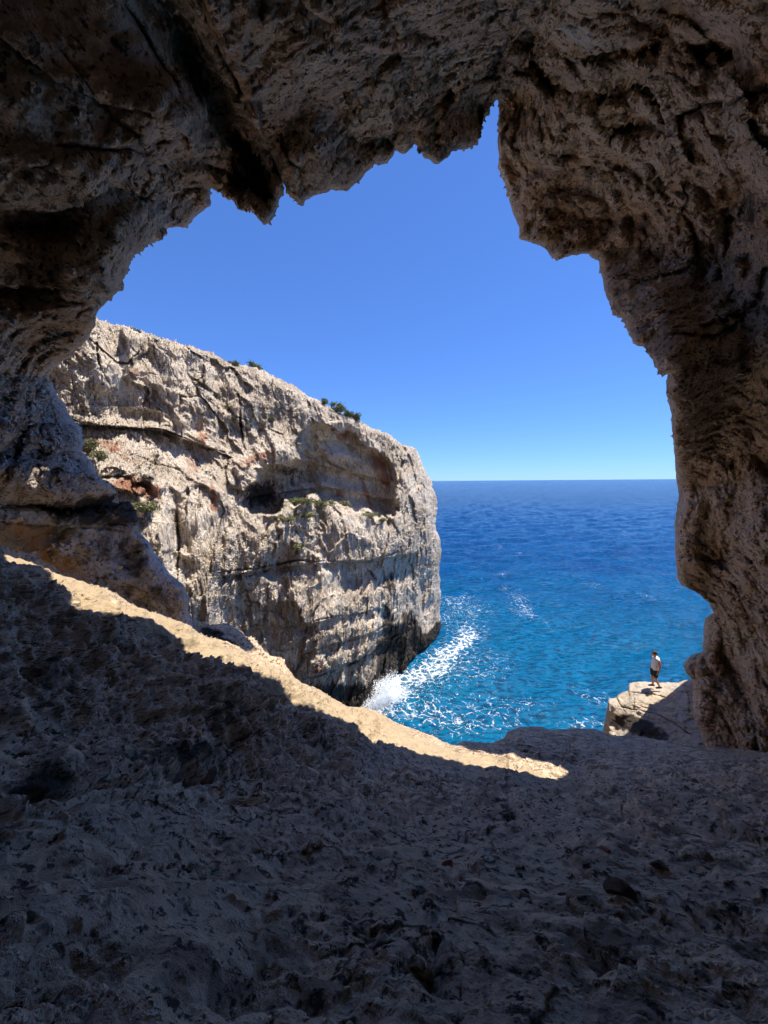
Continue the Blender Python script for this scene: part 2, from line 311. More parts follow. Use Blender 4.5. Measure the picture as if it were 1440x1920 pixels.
def build_shell():
    R = resample(RIM, 1.9, jag=3.2, seed=2); nt = len(R)
    ctr = np.array([720., 780.])
    ang = np.unwrap(np.arctan2(R[:, 1]-ctr[1], R[:, 0]-ctr[0]))
    if ang[-1] < ang[0]: ang = -ang; sg = -1
    else: sg = 1
    k = 161; pad = np.pad(ang, k//2, mode='edge'); a2 = np.convolve(pad, np.ones(k)/k, 'valid')[:nt]
    a2 = np.maximum.accumulate(a2); a2 = a2 + np.linspace(0, 1e-3, nt)
    a2 = sg*a2
    ca, sa = np.cos(a2), np.sin(a2)
    big = np.minimum(1500/np.maximum(np.abs(ca), 1e-6), 1450/np.maximum(np.abs(sa), 1e-6))
    Q = ctr+np.stack([ca*big, sa*big], -1)
    # rings
    L = np.hypot(*(Q-R).T)[:, None]
    s_in = np.concatenate([np.linspace(0, 30, 22)[:-1], np.linspace(30, 760, 400), np.linspace(790, 1500, 25)])  # px from the rim
    s = s_in[None, :]/1500*np.maximum(L, 700)/1.0
    s = np.minimum(s_in[None, :], 30)+(s_in[None, :]-np.minimum(s_in[None, :], 30))/(1470)*(L-30)
    U = (Q-R)/L
    X = R[:, None, 0]+U[:, None, 0]*s; Y = R[:, None, 1]+U[:, None, 1]*s
    d = SHELL(X, Y)
    P0 = at(X, Y, d)
    wx = 14*fbm(P0*.9, 3, .5, 3.); wy = 14*fbm(P0*.9, 3, .5, 31.)
    d = d + feat(X+wx, Y+wy, SH_FEAT) + cracks(X+wx*1.1, Y+wy*1.1, SH_CRK)*(.35+.8*fbm(P0*.8, 2, .5, 48.))
    edge = np.exp(-s/9.0)
    m = (1-.75*np.exp(-s/25.))*np.clip(d/7., .45, 1.1)*(1-.65*sstep(860, 930, Y)*sstep(420, 330, X))
    big_n = fbm(P0*.38, 2, .5, 5.)
    v1, v2, vid = voro(P0*np.array([.75, .75, .9])+.5*fbm(P0*.8, 2, .5, 8.)[..., None])
    blk = (_cell[vid]-.5)*.55*sstep(.0, .16, v2-v1) + .12*np.exp(-((v2-v1)/.05)**2)
    w1, w2, wid = voro(P0*2.3+.4*fbm(P0*2., 2, .5, 18.)[..., None], seed=9)
    bil = ridged(P0*.95+.3*fbm(P0*.7, 2, .5, 70.)[..., None], 3, .55, 2.)
    msk = sstep(-.15, .25, fbm(P0*.35, 2, .5, 66.))
    sl = P0@np.array([.80, -.52, .30])/1.15+.55*fbm(P0*.3, 3, .5, 33.); sl = sl-np.floor(sl)
    left = sstep(1000, 850, X)*sstep(900, 600, Y)
    slab = (sl**1.6-.4)*.75*left
    sr = P0[..., 2]/1.7+.25*P0[..., 0]+.5*fbm(P0*.35, 3, .5, 35.); sr = sr-np.floor(sr); slab = slab+(sr**2-.33)*.26*(1-left)
    pk = voro(P0*np.array([.95, .95, 1.35])+.35*fbm(P0*1.2, 2, .5, 57.)[..., None], seed=15)[0]
    slab = slab+.42*(1-np.clip(pk*1.55, 0, 1)**2)*sstep(900, 1000, X)*sstep(620, 420, Y)+.16*(1-np.clip(pk*1.7, 0, 1)**2)*sstep(-.1, .2, fbm(P0*.5, 2, .5, 97.))
    cup = voro(P0*4.2+.5*fbm(P0*3., 2, .5, 58.)[..., None], seed=12)[0]
    d = d + m*(.36*big_n + blk*.7 + .12*w1 + slab + .20*bil*msk - .15*bil*(1-msk) + .13*(1-np.clip(cup*1.5, 0, 1)**2)*sstep(-.1, .25, fbm(P0*.8, 2, .5, 99.)) + .055*(1-np.clip(voro(P0*9.5+.5*fbm(P0*6., 2, .5, 59.)[..., None], seed=13)[0]*1.6, 0, 1)**2)*sstep(-.1, .2, fbm(P0*1.3, 2, .5, 98.)) - .045*ridged(P0*3.5, 3, .6, 5.))
    d = d + .75*edge*edge
    # outer side of the rim: thickness, then the outer cliff above it
    kt = np.interp(R[:, 0], [0, 180, 280, 1254, 1300], [5, 2.5, .3, .3, .6])
    kt = np.where((R[:, 1] > 700) & (R[:, 0] < 500), 6.0, kt); kt = np.where((R[:, 1] > 780) & (R[:, 0] > 1200), np.where(R[:, 1] > 950, 4.4, 2.2), kt)
    pad = np.pad(kt, 60, mode='edge'); kt = np.convolve(pad, np.ones(121)/121, 'valid')[:nt]
    d0 = d[:, :1]
    sk = np.array([1., .75, .5, .3, .15, .07, .025])[None, :]
    Xs = R[:, None, 0]+U[:, None, 0]*(sk**1.3)*26; Ys = R[:, None, 1]+U[:, None, 1]*(sk**1.3)*26
    ds = d0+kt[:, None]*sk
    ds = ds*(1+.06*fbm(at(Xs, Ys, ds)*.5, 3)*sk)
    Ps = at(Xs, Ys, ds)
    Uo = np.stack([U[:, 0], np.zeros(nt), -U[:, 1]], -1)
    E = Ps[:, :1]
    hull = np.concatenate([E+Uo[:, None]*13+np.array([0, -12., 2]), E+Uo[:, None]*6+np.array([0, -4.8, .5]), E+Uo[:, None]*2+np.array([0, -1.3, 0])], 1)
    hull += (.5*np.stack([fbm(hull*.4, 3, .5, o) for o in (1., 40., 80.)], -1))
    V = np.concatenate([hull, Ps, at(X, Y, d)], 1)
    n0 = hull.shape[1]+Ps.shape[1]
    XX = np.concatenate([np.repeat(R[:, None, 0], n0, 1), X+wx], 1); YY = np.concatenate([np.repeat(R[:, None, 1], n0, 1), Y+wy], 1)
    calm = np.concatenate([np.full((nt, n0), .5), (1-.42*np.exp(-s/14.))*np.clip(d/6., .5, 1)], 1)
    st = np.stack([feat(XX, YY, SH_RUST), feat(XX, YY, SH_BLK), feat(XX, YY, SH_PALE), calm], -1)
    return R, V, st, n0
R, V, st, n0 = build_shell()
# split along the two natural seams: left wall | roof | right wall
i1 = int(np.argmin(np.hypot(R[:, 0]-82, R[:, 1]-708))); i2 = int(np.argmin(np.hypot(R[:, 0]-935, R[:, 1]-185)))
def shell_part(name, a, b, M_CAVE=M_CAVE):
    v = V[a:b+1]; s = st[a:b+1]
    return link_mesh(name, v.reshape(-1, 3), grid_faces(v.shape[0], v.shape[1], SHELL_FLIP), M_CAVE, stain_tone=s.reshape(-1, 4))
SHELL_FLIP = False
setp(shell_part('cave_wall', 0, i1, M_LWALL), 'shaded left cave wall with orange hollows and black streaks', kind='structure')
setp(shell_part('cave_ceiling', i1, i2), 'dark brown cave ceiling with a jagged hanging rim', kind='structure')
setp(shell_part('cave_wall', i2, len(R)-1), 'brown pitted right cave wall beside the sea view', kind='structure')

# back of the cave, behind the viewer
def build_back():
    nu, nv = 140, 120
    u = np.linspace(0, math.pi, nu)[:, None]; v = np.linspace(-math.pi/2, math.pi/2, nv)[None]
    D = np.stack([np.cos(u)*np.cos(v)*9.5, -np.sin(u)*np.cos(v)*7.5, np.sin(v)*7.5+0*u], -1)
    e = D[:1, :, :]*np.ones((8, 1, 1)); e[..., 1] = np.linspace(3.6, .4, 8)[:, None]
    g_ = D[-1:, :, :]*np.ones((8, 1, 1)); g_[..., 1] = np.linspace(.4, 3.6, 8)[:, None]
    D = np.concatenate([e, D, g_], 0); nu += 16
    P = D+np.array([0, 2.9, 25.5]); P = P + (D/9)*(.8*fbm(P*.5, 4))[..., None]
    st = np.zeros(P.shape[:2]+(3,))
    return link_mesh('cave_back', P.reshape(-1, 3), grid_faces(nu, nv, True), M_CAVE, stain_tone=st.reshape(-1, 3))
setp(build_back(), 'dark back of the cave behind the viewer', kind='structure')

# ------------------------------------------------------------------ cave floor
CREST = [(-700, 840), (-300, 925), (-60, 1012), (0, 1037), (50, 1052), (100, 1075), (150, 1090), (200, 1107), (250, 1135), (300, 1155), (350, 1172), (370, 1190), (425, 1205), (470, 1225), (520, 1255), (550, 1272), (600, 1295),
 (650, 1325), (700, 1332), (751, 1358), (807, 1380), (851, 1397), (880, 1392), (920, 1393), (948, 1386), (955, 1371), (970, 1364), (1000, 1364), (1030, 1368), (1090, 1366), (1115, 1369), (1140, 1377), (1165, 1379), (1240, 1388), (1330, 1398), (1440, 1394), (1700, 1400), (2240, 1420)]
FLOOR = InvDepth([(0, 1920, .98), (300, 1920, 1.12), (720, 1920, 1.22), (1100, 1920, 1.25), (1440, 1920, 1.3), (0, 1700, 1.5), (360, 1700, 1.75), (720, 1700, 2.0), (1100, 1700, 2.1), (1440, 1700, 2.25), (0, 1500, 2.4), (360, 1500, 3.6),
 (600, 1500, 4.8), (720, 1500, 5.4), (720, 1600, 3.0), (360, 1600, 2.5), (0, 1300, 3.9), (360, 1300, 6.2), (0, 1150, 5.3), (0, 1057, 6.5), (0, 1037, 7.0), (180, 1135, 7.1), (200, 1107, 7.9), (360, 1220, 8.0), (360, 1180, 8.9), (505, 1260, 9.3), (540, 1272, 10.2),
 (600, 1340, 9.9), (600, 1300, 11), (600, 1420, 7.2), (700, 1390, 10.8), (700, 1335, 12.5), (800, 1412, 10.8), (851, 1397, 12.8), (950, 1458, 8.8), (1085, 1474, 8.3), (960, 1368, 14.3), (1090, 1368, 14.8), (1160, 1380, 14.6), (1330, 1400, 12.6), (1440, 1398, 11.6),
 (1440, 1500, 5.6), (1200, 1450, 9), (1200, 1410, 12), (1440, 1600, 3.3), (1200, 1500, 6), (1080, 1600, 3.1), (900, 1520, 5.2), (-600, 1500, 2.0), (-600, 1100, 3.7), (-600, 900, 5), (-600, 2500, .7), (720, 2500, .75), (2000, 2500, .8), (2000, 1500, 3), (2000, 1420, 5.5)], c=50, lo=.45, hi=22)
FL_FEAT = [(560, 1310, 40, 22, 30, .5), (180, 1500, 260, 14, -8, .22), (400, 1450, 220, 10, -6, .2), (120, 1230, 160, 25, 18, .3), (250, 1330, 200, 22, 15, .3), (430, 1320, 120, 20, 20, -.35), (700, 1440, 120, 12, 20, .25), (620, 1640, 34, 12, 15, .09),
 (250, 1590, 40, 30, 0, .07), (1140, 1832, 16, 13, 10, .09, 3), (1025, 1828, 26, 8, 35, .06), (1360, 1740, 18, 8, 20, .06), (1310, 1725, 30, 7, 30, .05), (950, 1470, 40, 14, 30, -.3), (1090, 1770, 60, 12, 0, .02), (1415, 1780, 30, 10, 15, .07), (500, 1715, 14, 10, 0, .05), (30, 1880, 110, 14, -12, .07), (200, 1860, 90, 8, -50, .06), (560, 1590, 10, 9, 0, .05), (700, 1500, 12, 8, 0, .1), (640, 1470, 14, 8, 0, .1), (700, 1620, 9, 9, 0, .05), (400, 1585, 10, 8, 0, .05), (520, 1525, 14, 9, 0, .06)]
FL_CRK = [([(0, 1500), (120, 1490), (250, 1465), (420, 1448), (540, 1450)], 3, .12), ([(0, 1425), (120, 1412)], 3, .1), ([(640, 1860), (700, 1800), (760, 1790)], 2, .03), ([(860, 1920), (870, 1840), (880, 1790)], 2, .03), ([(300, 1680), (420, 1640), (520, 1600)], 2, .03), ([(0, 1905), (110, 1850), (190, 1790)], 3, .04),
 ([(900, 1560), (1000, 1600), (1120, 1625), (1300, 1650)], 2, .02), ([(1050, 1500), (1180, 1530), (1300, 1580), (1440, 1610)], 2.5, .04), ([(960, 1390), (1010, 1420), (1130, 1440)], 2.5, .1), ([(1180, 1425), (1300, 1440), (1440, 1450)], 2.5, .08)]
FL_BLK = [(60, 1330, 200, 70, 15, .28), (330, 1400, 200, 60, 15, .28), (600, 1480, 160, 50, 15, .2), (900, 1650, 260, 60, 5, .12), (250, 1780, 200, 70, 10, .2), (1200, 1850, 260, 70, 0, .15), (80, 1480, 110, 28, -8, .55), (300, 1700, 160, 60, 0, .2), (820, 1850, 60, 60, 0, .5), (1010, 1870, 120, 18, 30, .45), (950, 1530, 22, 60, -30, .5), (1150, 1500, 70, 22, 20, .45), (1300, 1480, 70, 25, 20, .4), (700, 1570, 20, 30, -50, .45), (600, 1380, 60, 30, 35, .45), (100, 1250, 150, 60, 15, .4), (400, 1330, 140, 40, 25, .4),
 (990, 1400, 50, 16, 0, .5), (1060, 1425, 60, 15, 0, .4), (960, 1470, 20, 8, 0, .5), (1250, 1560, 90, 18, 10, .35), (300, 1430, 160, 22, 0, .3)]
FL_PALE_SUNLIT = [(450, 1600, 60, 50, 20, .45), (1180, 1560, 90, 20, 5, .45), (820, 1510, 90, 30, 10, .35), (1100, 1490, 60, 15, 0, .35), (660, 1500, 60, 30, 30, .35), (1390, 1410, 80, 22, 0, .6), (1180, 1640, 120, 30, 10, .35), (1080, 1760, 120, 40, 10, .3), (100, 1560, 90, 20, 0, .35), (650, 1650, 80, 40, 20, .3), (110, 1090, 190, 30, 27, .8), (430, 1235, 190, 28, 26, .8), (700, 1362, 150, 30, 26, .8), (950, 1445, 140, 16, 14, .8)]  # last four: sunlit tone of the crest band painted into the colour
def floor_depth(X, Y):
    return FLOOR(X, Y)
def floor_P(X, Y, edge=None):
    P0 = at(X, Y, FLOOR(X, Y)); h = 2.
    A = at(X+h, Y, FLOOR(X+h, Y))-P0; B = at(X, Y+h, FLOOR(X, Y+h))-P0
    N = np.cross(A, B); N /= np.linalg.norm(N, axis=-1, keepdims=True)
    N = N*np.sign(N[..., 2:3]+1e-9)
    wx = 9*fbm(P0*1.1, 3, .5, 3.); wy = 9*fbm(P0*1.1, 3, .5, 31.)
    dist = np.linalg.norm(P0-CAM, axis=-1)
    D = -(feat(X+wx, Y+wy, FL_FEAT)*.7+cracks(X+wx*.8, Y+wy*.8, FL_CRK)*1.1)
    amp = .032+(.045+.115*sstep(900, 500, X))*sstep(2., 9., dist)
    n = .9*fbm(P0*.8, 3, .5, 7.)+.55*ridged(P0*np.array([1.4, 2.2, 2.6]), 3, .5, 4.)-.3
    w1, w2, wid = voro(P0*3.0*np.array([.8, 1.1, 1.1])+.6*fbm(P0*1.5, 2, .5, 18.)[..., None], seed=19)
    cup = sstep(-.25, .25, fbm(P0*.6, 2, .5, 61.))
    n = n-.75*(1-np.clip(w1*1.25, 0, 1)**2)*cup
    st_u = P0@np.array([.83, .56, .0]); st_v = P0@np.array([-.50, .74, .45])
    Q = np.stack([st_u*.5, st_v*2.3, P0[..., 2]*1.2], -1)
    n = n+.75*ridged(Q+.25*fbm(P0*1.1, 2, .5, 71.)[..., None], 4, .55, 51.)-.45
    lay = st_v/.55+.6*fbm(P0*.5, 3, .5, 81.); lay = lay-np.floor(lay)
    n = n+.9*(lay**2-.33)*sstep(-.25, .2, fbm(P0*.45, 2, .5, 83.))
    D = D+amp*(n-n.mean()*(n.size > 5000)-.62*(n.size <= 5000))
    if n.size > 5000: print('floor mean', n.mean())
    u1, u2, uid = voro(P0*8.+.6*fbm(P0*4., 2, .5, 28.)[..., None], seed=29)
    D = D-.038*(1-np.clip(u1*1.6, 0, 1)**2)*sstep(.0, .3, fbm(P0*1.7, 2, .5, 91.))
    D = D+.010*ridged(P0*np.array([3.5, 7, 7]), 4, .55, 44.)*sstep(-.3, .3, fbm(P0*.9, 2, .5, 14.))
    m = 1. if edge is None else .4*sstep(-4, 10, edge)+.6*sstep(8, 70, edge)
    return P0+N*(D*m)[..., None], wx, wy
def build_floor():
    xs = np.concatenate([np.linspace(-700, -70, 50), np.linspace(-60, 1500, 960), np.linspace(1515, 2240, 60)])
    C = np.array(CREST, float); yc = np.interp(xs, C[:, 0], C[:, 1])
    jx = np.stack([xs/45., 0*xs+2, 0*xs], -1); yc = yc+2.6*fbm(jx, 5, .6)
    nr = 560
    s = np.linspace(0, 1, nr)**1.12
    Yin = yc[:, None]+(1935-yc[:, None])*s[None]
    Yout = 1935+np.linspace(12, 700, 40)[None]+0*yc[:, None]
    Y = np.concatenate([Yin, Yout], 1); X = xs[:, None]+0*Y
    e = Y-yc[:, None]
    P, wx, wy = floor_P(X, Y, e)
    P = P+(ray(X, Y)*(.55*np.exp(-e/6.))[..., None])
    cr = P[:, :1]
    off = np.array([[-1., 7., -26], [-.5, 5., -15], [-.2, 3.2, -8], [0, 2.1, -4], [0, 1.2, -1.8], [0, .6, -.7], [0, .22, -.18]])
    sk = cr+off[None]; sk = sk+(.35*fbm(sk*.7, 3))[..., None]*np.array([.3, 1, .3])*np.array([1, 1, .8, .6, .4, .2, .05])[None, :, None]
    V = np.concatenate([sk, P], 1)
    XX = np.concatenate([np.repeat(X[:, :1], 7, 1), X+wx], 1); YY = np.concatenate([np.repeat(Y[:, :1], 7, 1), Y+wy], 1)
    calm = np.concatenate([np.full((len(xs), 7), .8), 1+.5*np.exp(-e/40.)], 1)
    st = np.stack([0*XX, feat(XX, YY, FL_BLK), feat(XX, YY, FL_PALE_SUNLIT), calm], -1)
    return link_mesh('cave_floor', V.reshape(-1, 3), grid_faces(*V.shape[:2], True), M_FLOOR, stain_tone=st.reshape(-1, 4))
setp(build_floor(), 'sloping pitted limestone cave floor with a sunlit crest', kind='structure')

# ------------------------------------------------------------------ column-wise relief rocks (shelf and ledge)
def relief(name, top, ybot, ctrl, mat, c=25, step=1.0, feats=(), crk=(), blk=(), pale=(), rust=(), amp=.3, freq=1., jag=1.5, skirt=(1., 6., -20.), seed=5, pw=1.):
    T = resample(top, step, jag=jag, seed=seed)
    D = InvDepth(ctrl, c=c)
    nr = int((ybot-T[:, 1].min())/step)
    s = np.linspace(0, 1, nr)**pw
    Y = T[:, 1:2]+(ybot-T[:, 1:2])*s[None]; X = T[:, 0:1]+0*Y
    d = D(X, Y); P0 = at(X, Y, d)
    wx = 4*fbm(P0*freq*.8, 3, .5, 3.); wy = 4*fbm(P0*freq*.8, 3, .5, 31.)
    e = Y-T[:, 1:2]
    v1, v2, vid = voro(P0*freq*np.array([.5, .5, 1.6])+.3*fbm(P0*freq, 2)[..., None], seed=4)
    m = 1-.8*np.exp(-e/8)
    d = d+feat(X+wx, Y+wy, list(feats))+cracks(X+wx, Y+wy, list(crk))-m*amp*(fbm(P0*freq, 4, .5, 2.)+(_cell[vid]-.5)*.8*sstep(0, .2, v2-v1))
    d = d+.5*np.exp(-e/4.)
    P = at(X, Y, d); k = np.array([1., .6, .3, .12, .04]); sk = P[:, :1]+k[None, :, None]*np.array(skirt)[None, None]
    V = np.concatenate([sk, P], 1)
    XX = np.concatenate([np.repeat(X[:, :1], 5, 1), X+wx], 1); YY = np.concatenate([np.repeat(Y[:, :1], 5, 1), Y+wy], 1)
    st = np.stack([feat(XX, YY, list(rust)), feat(XX, YY, list(blk)), feat(XX, YY, list(pale))], -1)
    return link_mesh(name, V.reshape(-1, 3), grid_faces(*V.shape[:2], True), mat, stain_tone=st.reshape(-1, 3))

LEDGE_CTRL = [(1146, 1314, 17.6), (1150, 1362, 17.3), (1160, 1306, 18.2), (1182, 1281, 18.8), (1182, 1297, 18.4), (1240, 1283, 18.5), (1222, 1290, 18.1), (1240, 1306, 17.4), (1190, 1313, 17.3), (1300, 1280, 18.0), (1300, 1320, 16.2), (1240, 1335, 16.4),
   (1180, 1335, 17.0), (1180, 1385, 15.9), (1240, 1395, 14.9), (1300, 1400, 14), (1165, 1365, 16.9), (1180, 1450, 15), (1300, 1450, 13.), (1340, 1290, 18), (1340, 1400, 13.5)]
ledge = relief('rock_ledge', [(1146, 1400), (1153, 1362), (1150, 1344), (1145, 1324), (1143, 1311), (1158, 1309), (1160, 1303), (1173, 1297), (1181, 1295), (1182, 1281), (1197, 1279), (1213, 1279.5), (1234, 1281), (1255, 1281), (1274, 1282), (1283, 1277), (1300, 1275), (1345, 1272)],
   1460, LEDGE_CTRL, M_LEDGE, c=14, step=.55, amp=.16, freq=1.3, jag=.6, crk=[([(1158, 1310), (1168, 1325), (1200, 1330), (1240, 1345), (1300, 1378)], 1.3, .5), ([(1183, 1297), (1215, 1300), (1250, 1310)], 1., .25), ([(1268, 1345), (1270, 1360)], 1., .3), ([(1188, 1310), (1189, 1326)], 1., .3), ([(1290, 1300), (1295, 1340)], 1.2, .3)],
   blk=[(1200, 1362, 42, 18, 12, .8), (1170, 1350, 18, 14, 0, .6), (1245, 1385, 50, 12, 15, .4)], pale=[(1280, 1350, 20, 12, 20, .5)])
setp(ledge, 'pale stepped limestone ledge jutting over the sea under the standing man', kind='structure')
shelf = relief('rock_shelf', [(330, 1150), (345, 1162), (365, 1160), (390, 1172), (425, 1172), (455, 1185), (460, 1195), (475, 1197), (485, 1210), (495, 1222), (507, 1232), (530, 1237), (535, 1250), (545, 1262), (560, 1285), (590, 1330)],
   1360, [(345, 1162, 14.5), (425, 1173, 16), (480, 1205, 16.2), (535, 1245, 16.5), (345, 1200, 13.), (425, 1215, 13.8), (480, 1235, 14.8), (535, 1290, 15), (345, 1350, 12), (560, 1350, 14.5)], M_CAVE, c=20, step=.8, amp=.35, freq=1.1, jag=2.,
   blk=[(400, 1195, 50, 20, 20, .5), (450, 1225, 60, 16, 30, .5)], seed=8)  # black patches: patina, and the shelf's shade put into the colour
setp(shelf, 'small shaded rock shelf below the crest in front of the cliff', kind='structure')

# unseen rock lobes, added to shade the left wall and the floor by the right wall
def build_lobe(name, poly, z0, z1):
    """a leaning prism of rock; poly is its outline, z0..z1 its height above the eye"""
    p = resample(poly+[poly[0]], .16); n = len(p); nz = 26
    c = p.mean(0); k = np.linspace(0, 1, nz); w = np.clip(np.sin(np.pi*np.clip(k, .0, 1))**.35, .02, 1)
    z = z0+(z1-z0)*k
    sh = (z[:, None]+8)*np.array([SUN[0]/SUN[2], SUN[1]/SUN[2]])[None]
    xy = c+(p-c)[None]*w[:, None, None]+sh[:, None]
    P = np.concatenate([xy, np.repeat(25+z[:, None, None], n, 1)], -1)
    P = P+.22*np.stack([fbm(P*.8, 4, .5, o) for o in (1., 40., 80.)], -1)
    return link_mesh(name, P.reshape(-1, 3), grid_faces(nz, n), M_CAVE, stain_tone=np.zeros((nz*n, 3)))
setp(build_lobe('shade_lobe', [(-24, 7.3), (-12, 7.3), (-9.2, 8.3), (-6.9, 10.4), (-6.0, 13.2), (-5.7, 14.8), (-6.6, 16), (-9, 16.5), (-24, 16)], 14.3, 17.2), 'added unseen rock lobe that shades the left cave wall', kind='structure')
setp(build_lobe('shade_lobe', [(2.7, 11.4), (3.6, 10.6), (4.6, 9.3), (9, 9.3), (18, 10), (18, 16.4), (9, 15.4), (3.4, 15.4), (2.6, 13)], 11, 14.5), 'added unseen rock lobe above the right cave wall that shades the floor', kind='structure')

# ------------------------------------------------------------------ headland cliff
SIL = [(20, 560), (95, 585), (178, 600), (230, 611), (280, 628), (310, 635), (345, 648), (390, 660), (440, 683), (480, 690), (520, 707), (550, 722), (580, 745), (605, 755), (640, 772), (675, 790), (700, 805), (730, 818), (750, 832), (778, 840), (787, 855), (795, 875), (806, 895), (812, 915), (819, 935), (820, 960),
 (817, 985), (824, 1010), (826, 1035), (823, 1060), (826, 1110), (823, 1150), (826, 1170), (823, 1190), (818, 1230), (812, 1300), (808, 1420)]
CLIFF = InvDepth([(100, 690, 24), (100, 900, 22), (180, 602, 27), (200, 800, 25), (200, 960, 21), (250, 1050, 21), (330, 1130, 22), (350, 650, 32), (350, 800, 29), (350, 950, 24.5), (350, 1050, 24), (450, 690, 36), (450, 830, 33), (450, 980, 29), (450, 1100, 30), (450, 1200, 30), (580, 745, 42),
 (580, 850, 39.5), (560, 960, 35), (580, 1060, 35), (580, 1200, 35), (580, 1300, 36), (690, 800, 48), (690, 900, 46), (690, 1000, 41), (700, 1100, 42), (690, 1200, 42), (690, 1320, 43.3), (770, 845, 56), (770, 960, 50), (770, 1100, 51), (770, 1240, 53), (820, 960, 60), (822, 1100, 61), (822, 1190, 62), (820, 1320, 66),
 (690, 1400, 44), (0, 600, 22), (0, 1000, 18), (0, 1400, 18), (450, 1400, 31), (730, 1280, 48)], c=45, lo=8, hi=90)
HOLLOW = [(446, 946), (453, 918), (476, 900), (492, 872), (530, 868), (552, 846), (566, 806), (578, 776), (594, 792), (618, 786), (634, 806), (668, 812), (690, 836), (724, 846), (736, 872), (745, 905), (756, 938), (742, 972), (716, 978), (690, 964), (662, 962), (632, 944), (606, 948), (588, 934), (560, 950), (528, 944), (508, 962), (476, 968)]
def inpoly(x, y, poly):
    p = np.array(poly, float); c = np.zeros(x.shape, bool); j = len(p)-1
    for i in range(len(p)):
        xi, yi = p[i]; xj, yj = p[j]
        c ^= ((yi > y) != (yj > y)) & (x < (xj-xi)*(y-yi)/(yj-yi+1e-12)+xi); j = i
    return c
CL_FEAT = [(290, 790, 70, 14, 12, 1.2), (300, 830, 130, 35, 18, 1.0), (370, 800, 16, 20, 0, 1.0), (290, 800, 40, 14, 8, -1.2), (250, 740, 60, 40, 0, .4), (200, 700, 40, 60, 0, -.5), (480, 860, 60, 14, -20, -.6), (470, 740, 50, 60, 10, -.8), (400, 700, 18, 80, -12, .7), (270, 640, 16, 50, 0, .6),
 (345, 1100, 12, 90, 3, .9), (330, 1000, 10, 70, 0, 1.0), (440, 900, 10, 60, 0, .9), (420, 1000, 9, 50, 5, .6), (490, 790, 10, 60, -5, .5), (640, 990, 60, 30, 0, -.7), (620, 1060, 10, 30, 0, .5), (560, 1000, 20, 12, 0, .8), (600, 955, 40, 18, 15, -.7), (715, 940, 18, 25, 0, 2.0), (650, 820, 25, 18, 0, .8),
 (765, 900, 22, 50, -8, -1.2), (752, 870, 5, 60, 10, 1.2), (800, 1000, 12, 120, 3, .3), (700, 1080, 60, 45, 20, .7), (745, 1080, 14, 70, 0, .6), (793, 1110, 10, 40, 0, .6), (735, 1230, 28, 50, 8, 1.5), (800, 1185, 22, 22, 0, -1.2), (775, 1170, 10, 60, 0, .8), (620, 1180, 60, 60, 0, -.5), (520, 1130, 40, 60, 0, -.5), (470, 1120, 8, 60, 0, .4), (690, 1240, 22, 70, 5, -.7)]
CL_CRK = [([(135, 790), (200, 800), (300, 805), (360, 828), (420, 850), (470, 890)], 2.2, .9), ([(240, 845), (290, 870), (340, 880), (400, 895)], 2, .5), ([(410, 1075), (480, 1065), (560, 1052), (640, 1053), (700, 1050), (760, 1030)], 2., .9), ([(410, 1085), (470, 1080), (520, 1062)], 1.6, .5), ([(440, 1180), (480, 1172), (530, 1175), (590, 1165), (650, 1150), (700, 1140)], 1.9, .9),
 ([(570, 1225), (620, 1210), (690, 1190), (730, 1170)], 1.9, .8), ([(570, 1275), (620, 1258), (680, 1235), (700, 1220), (745, 1190)], 2.1, 1.0), ([(150, 615), (220, 680), (240, 680), (262, 650)], 1.8, .6), ([(182, 640), (190, 690), (215, 740)], 2, .6), ([(450, 740), (452, 780), (456, 840)], 3, .8), ([(445, 780), (500, 800), (530, 815)], 2, .6), ([(770, 960), (775, 1040), (770, 1180)], 2, .5),
 ([(785, 1060), (820, 1058)], 1.5, .7), ([(780, 1105), (824, 1100)], 1.5, .7), ([(800, 980), (822, 985)], 1.5, .6), ([(775, 1130), (823, 1125)], 1.5, .5), ([(720, 1200), (765, 1185)], 1.6, .5), ([(330, 940), (335, 1020), (330, 1100)], 3, 1.2), ([(630, 960), (632, 1010), (630, 1050)], 1.8, .6), ([(600, 1110), (640, 1120), (660, 1160)], 1.3, .3), ([(690, 1065), (710, 1100), (745, 1110)], 2, .7),
 ([(100, 905), (150, 880), (215, 900)], 2, .5), ([(560, 850), (620, 870), (700, 905)], 1.8, .7), ([(480, 880), (560, 895), (640, 930)], 2.2, .9), ([(500, 1080), (505, 1170)], 1.3, .4), ([(548, 1070), (545, 1150)], 1.3, .4), ([(590, 1060), (585, 1160)], 1.3, .35), ([(650, 1150), (640, 1250)], 1.3, .35)]
CL_RUST = [(500, 915, 40, 24, 0, .5), (560, 890, 50, 14, 20, .4), (240, 905, 34, 24, 10, .65), (290, 925, 30, 20, 30, .6), (400, 940, 10, 40, 0, .6), (360, 870, 18, 30, 0, .5), (380, 815, 18, 26, -10, .6), (640, 820, 34, 14, 20, .6), (705, 865, 26, 18, 20, .5), (480, 860, 50, 16, -20, .6), (690, 930, 8, 50, -12, .7), (722, 900, 14, 36, -20, .6), (640, 930, 10, 40, -12, .5), (520, 1180, 30, 60, 0, .35),
 (590, 1190, 24, 40, 0, .4), (250, 700, 22, 30, 0, .5), (200, 740, 30, 12, 0, .4), (200, 830, 70, 14, 18, .5), (480, 940, 60, 20, 0, .35), (800, 1120, 14, 20, 0, .35), (240, 860, 120, 10, 20, .3), (600, 1250, 14, 24, 0, .5)]
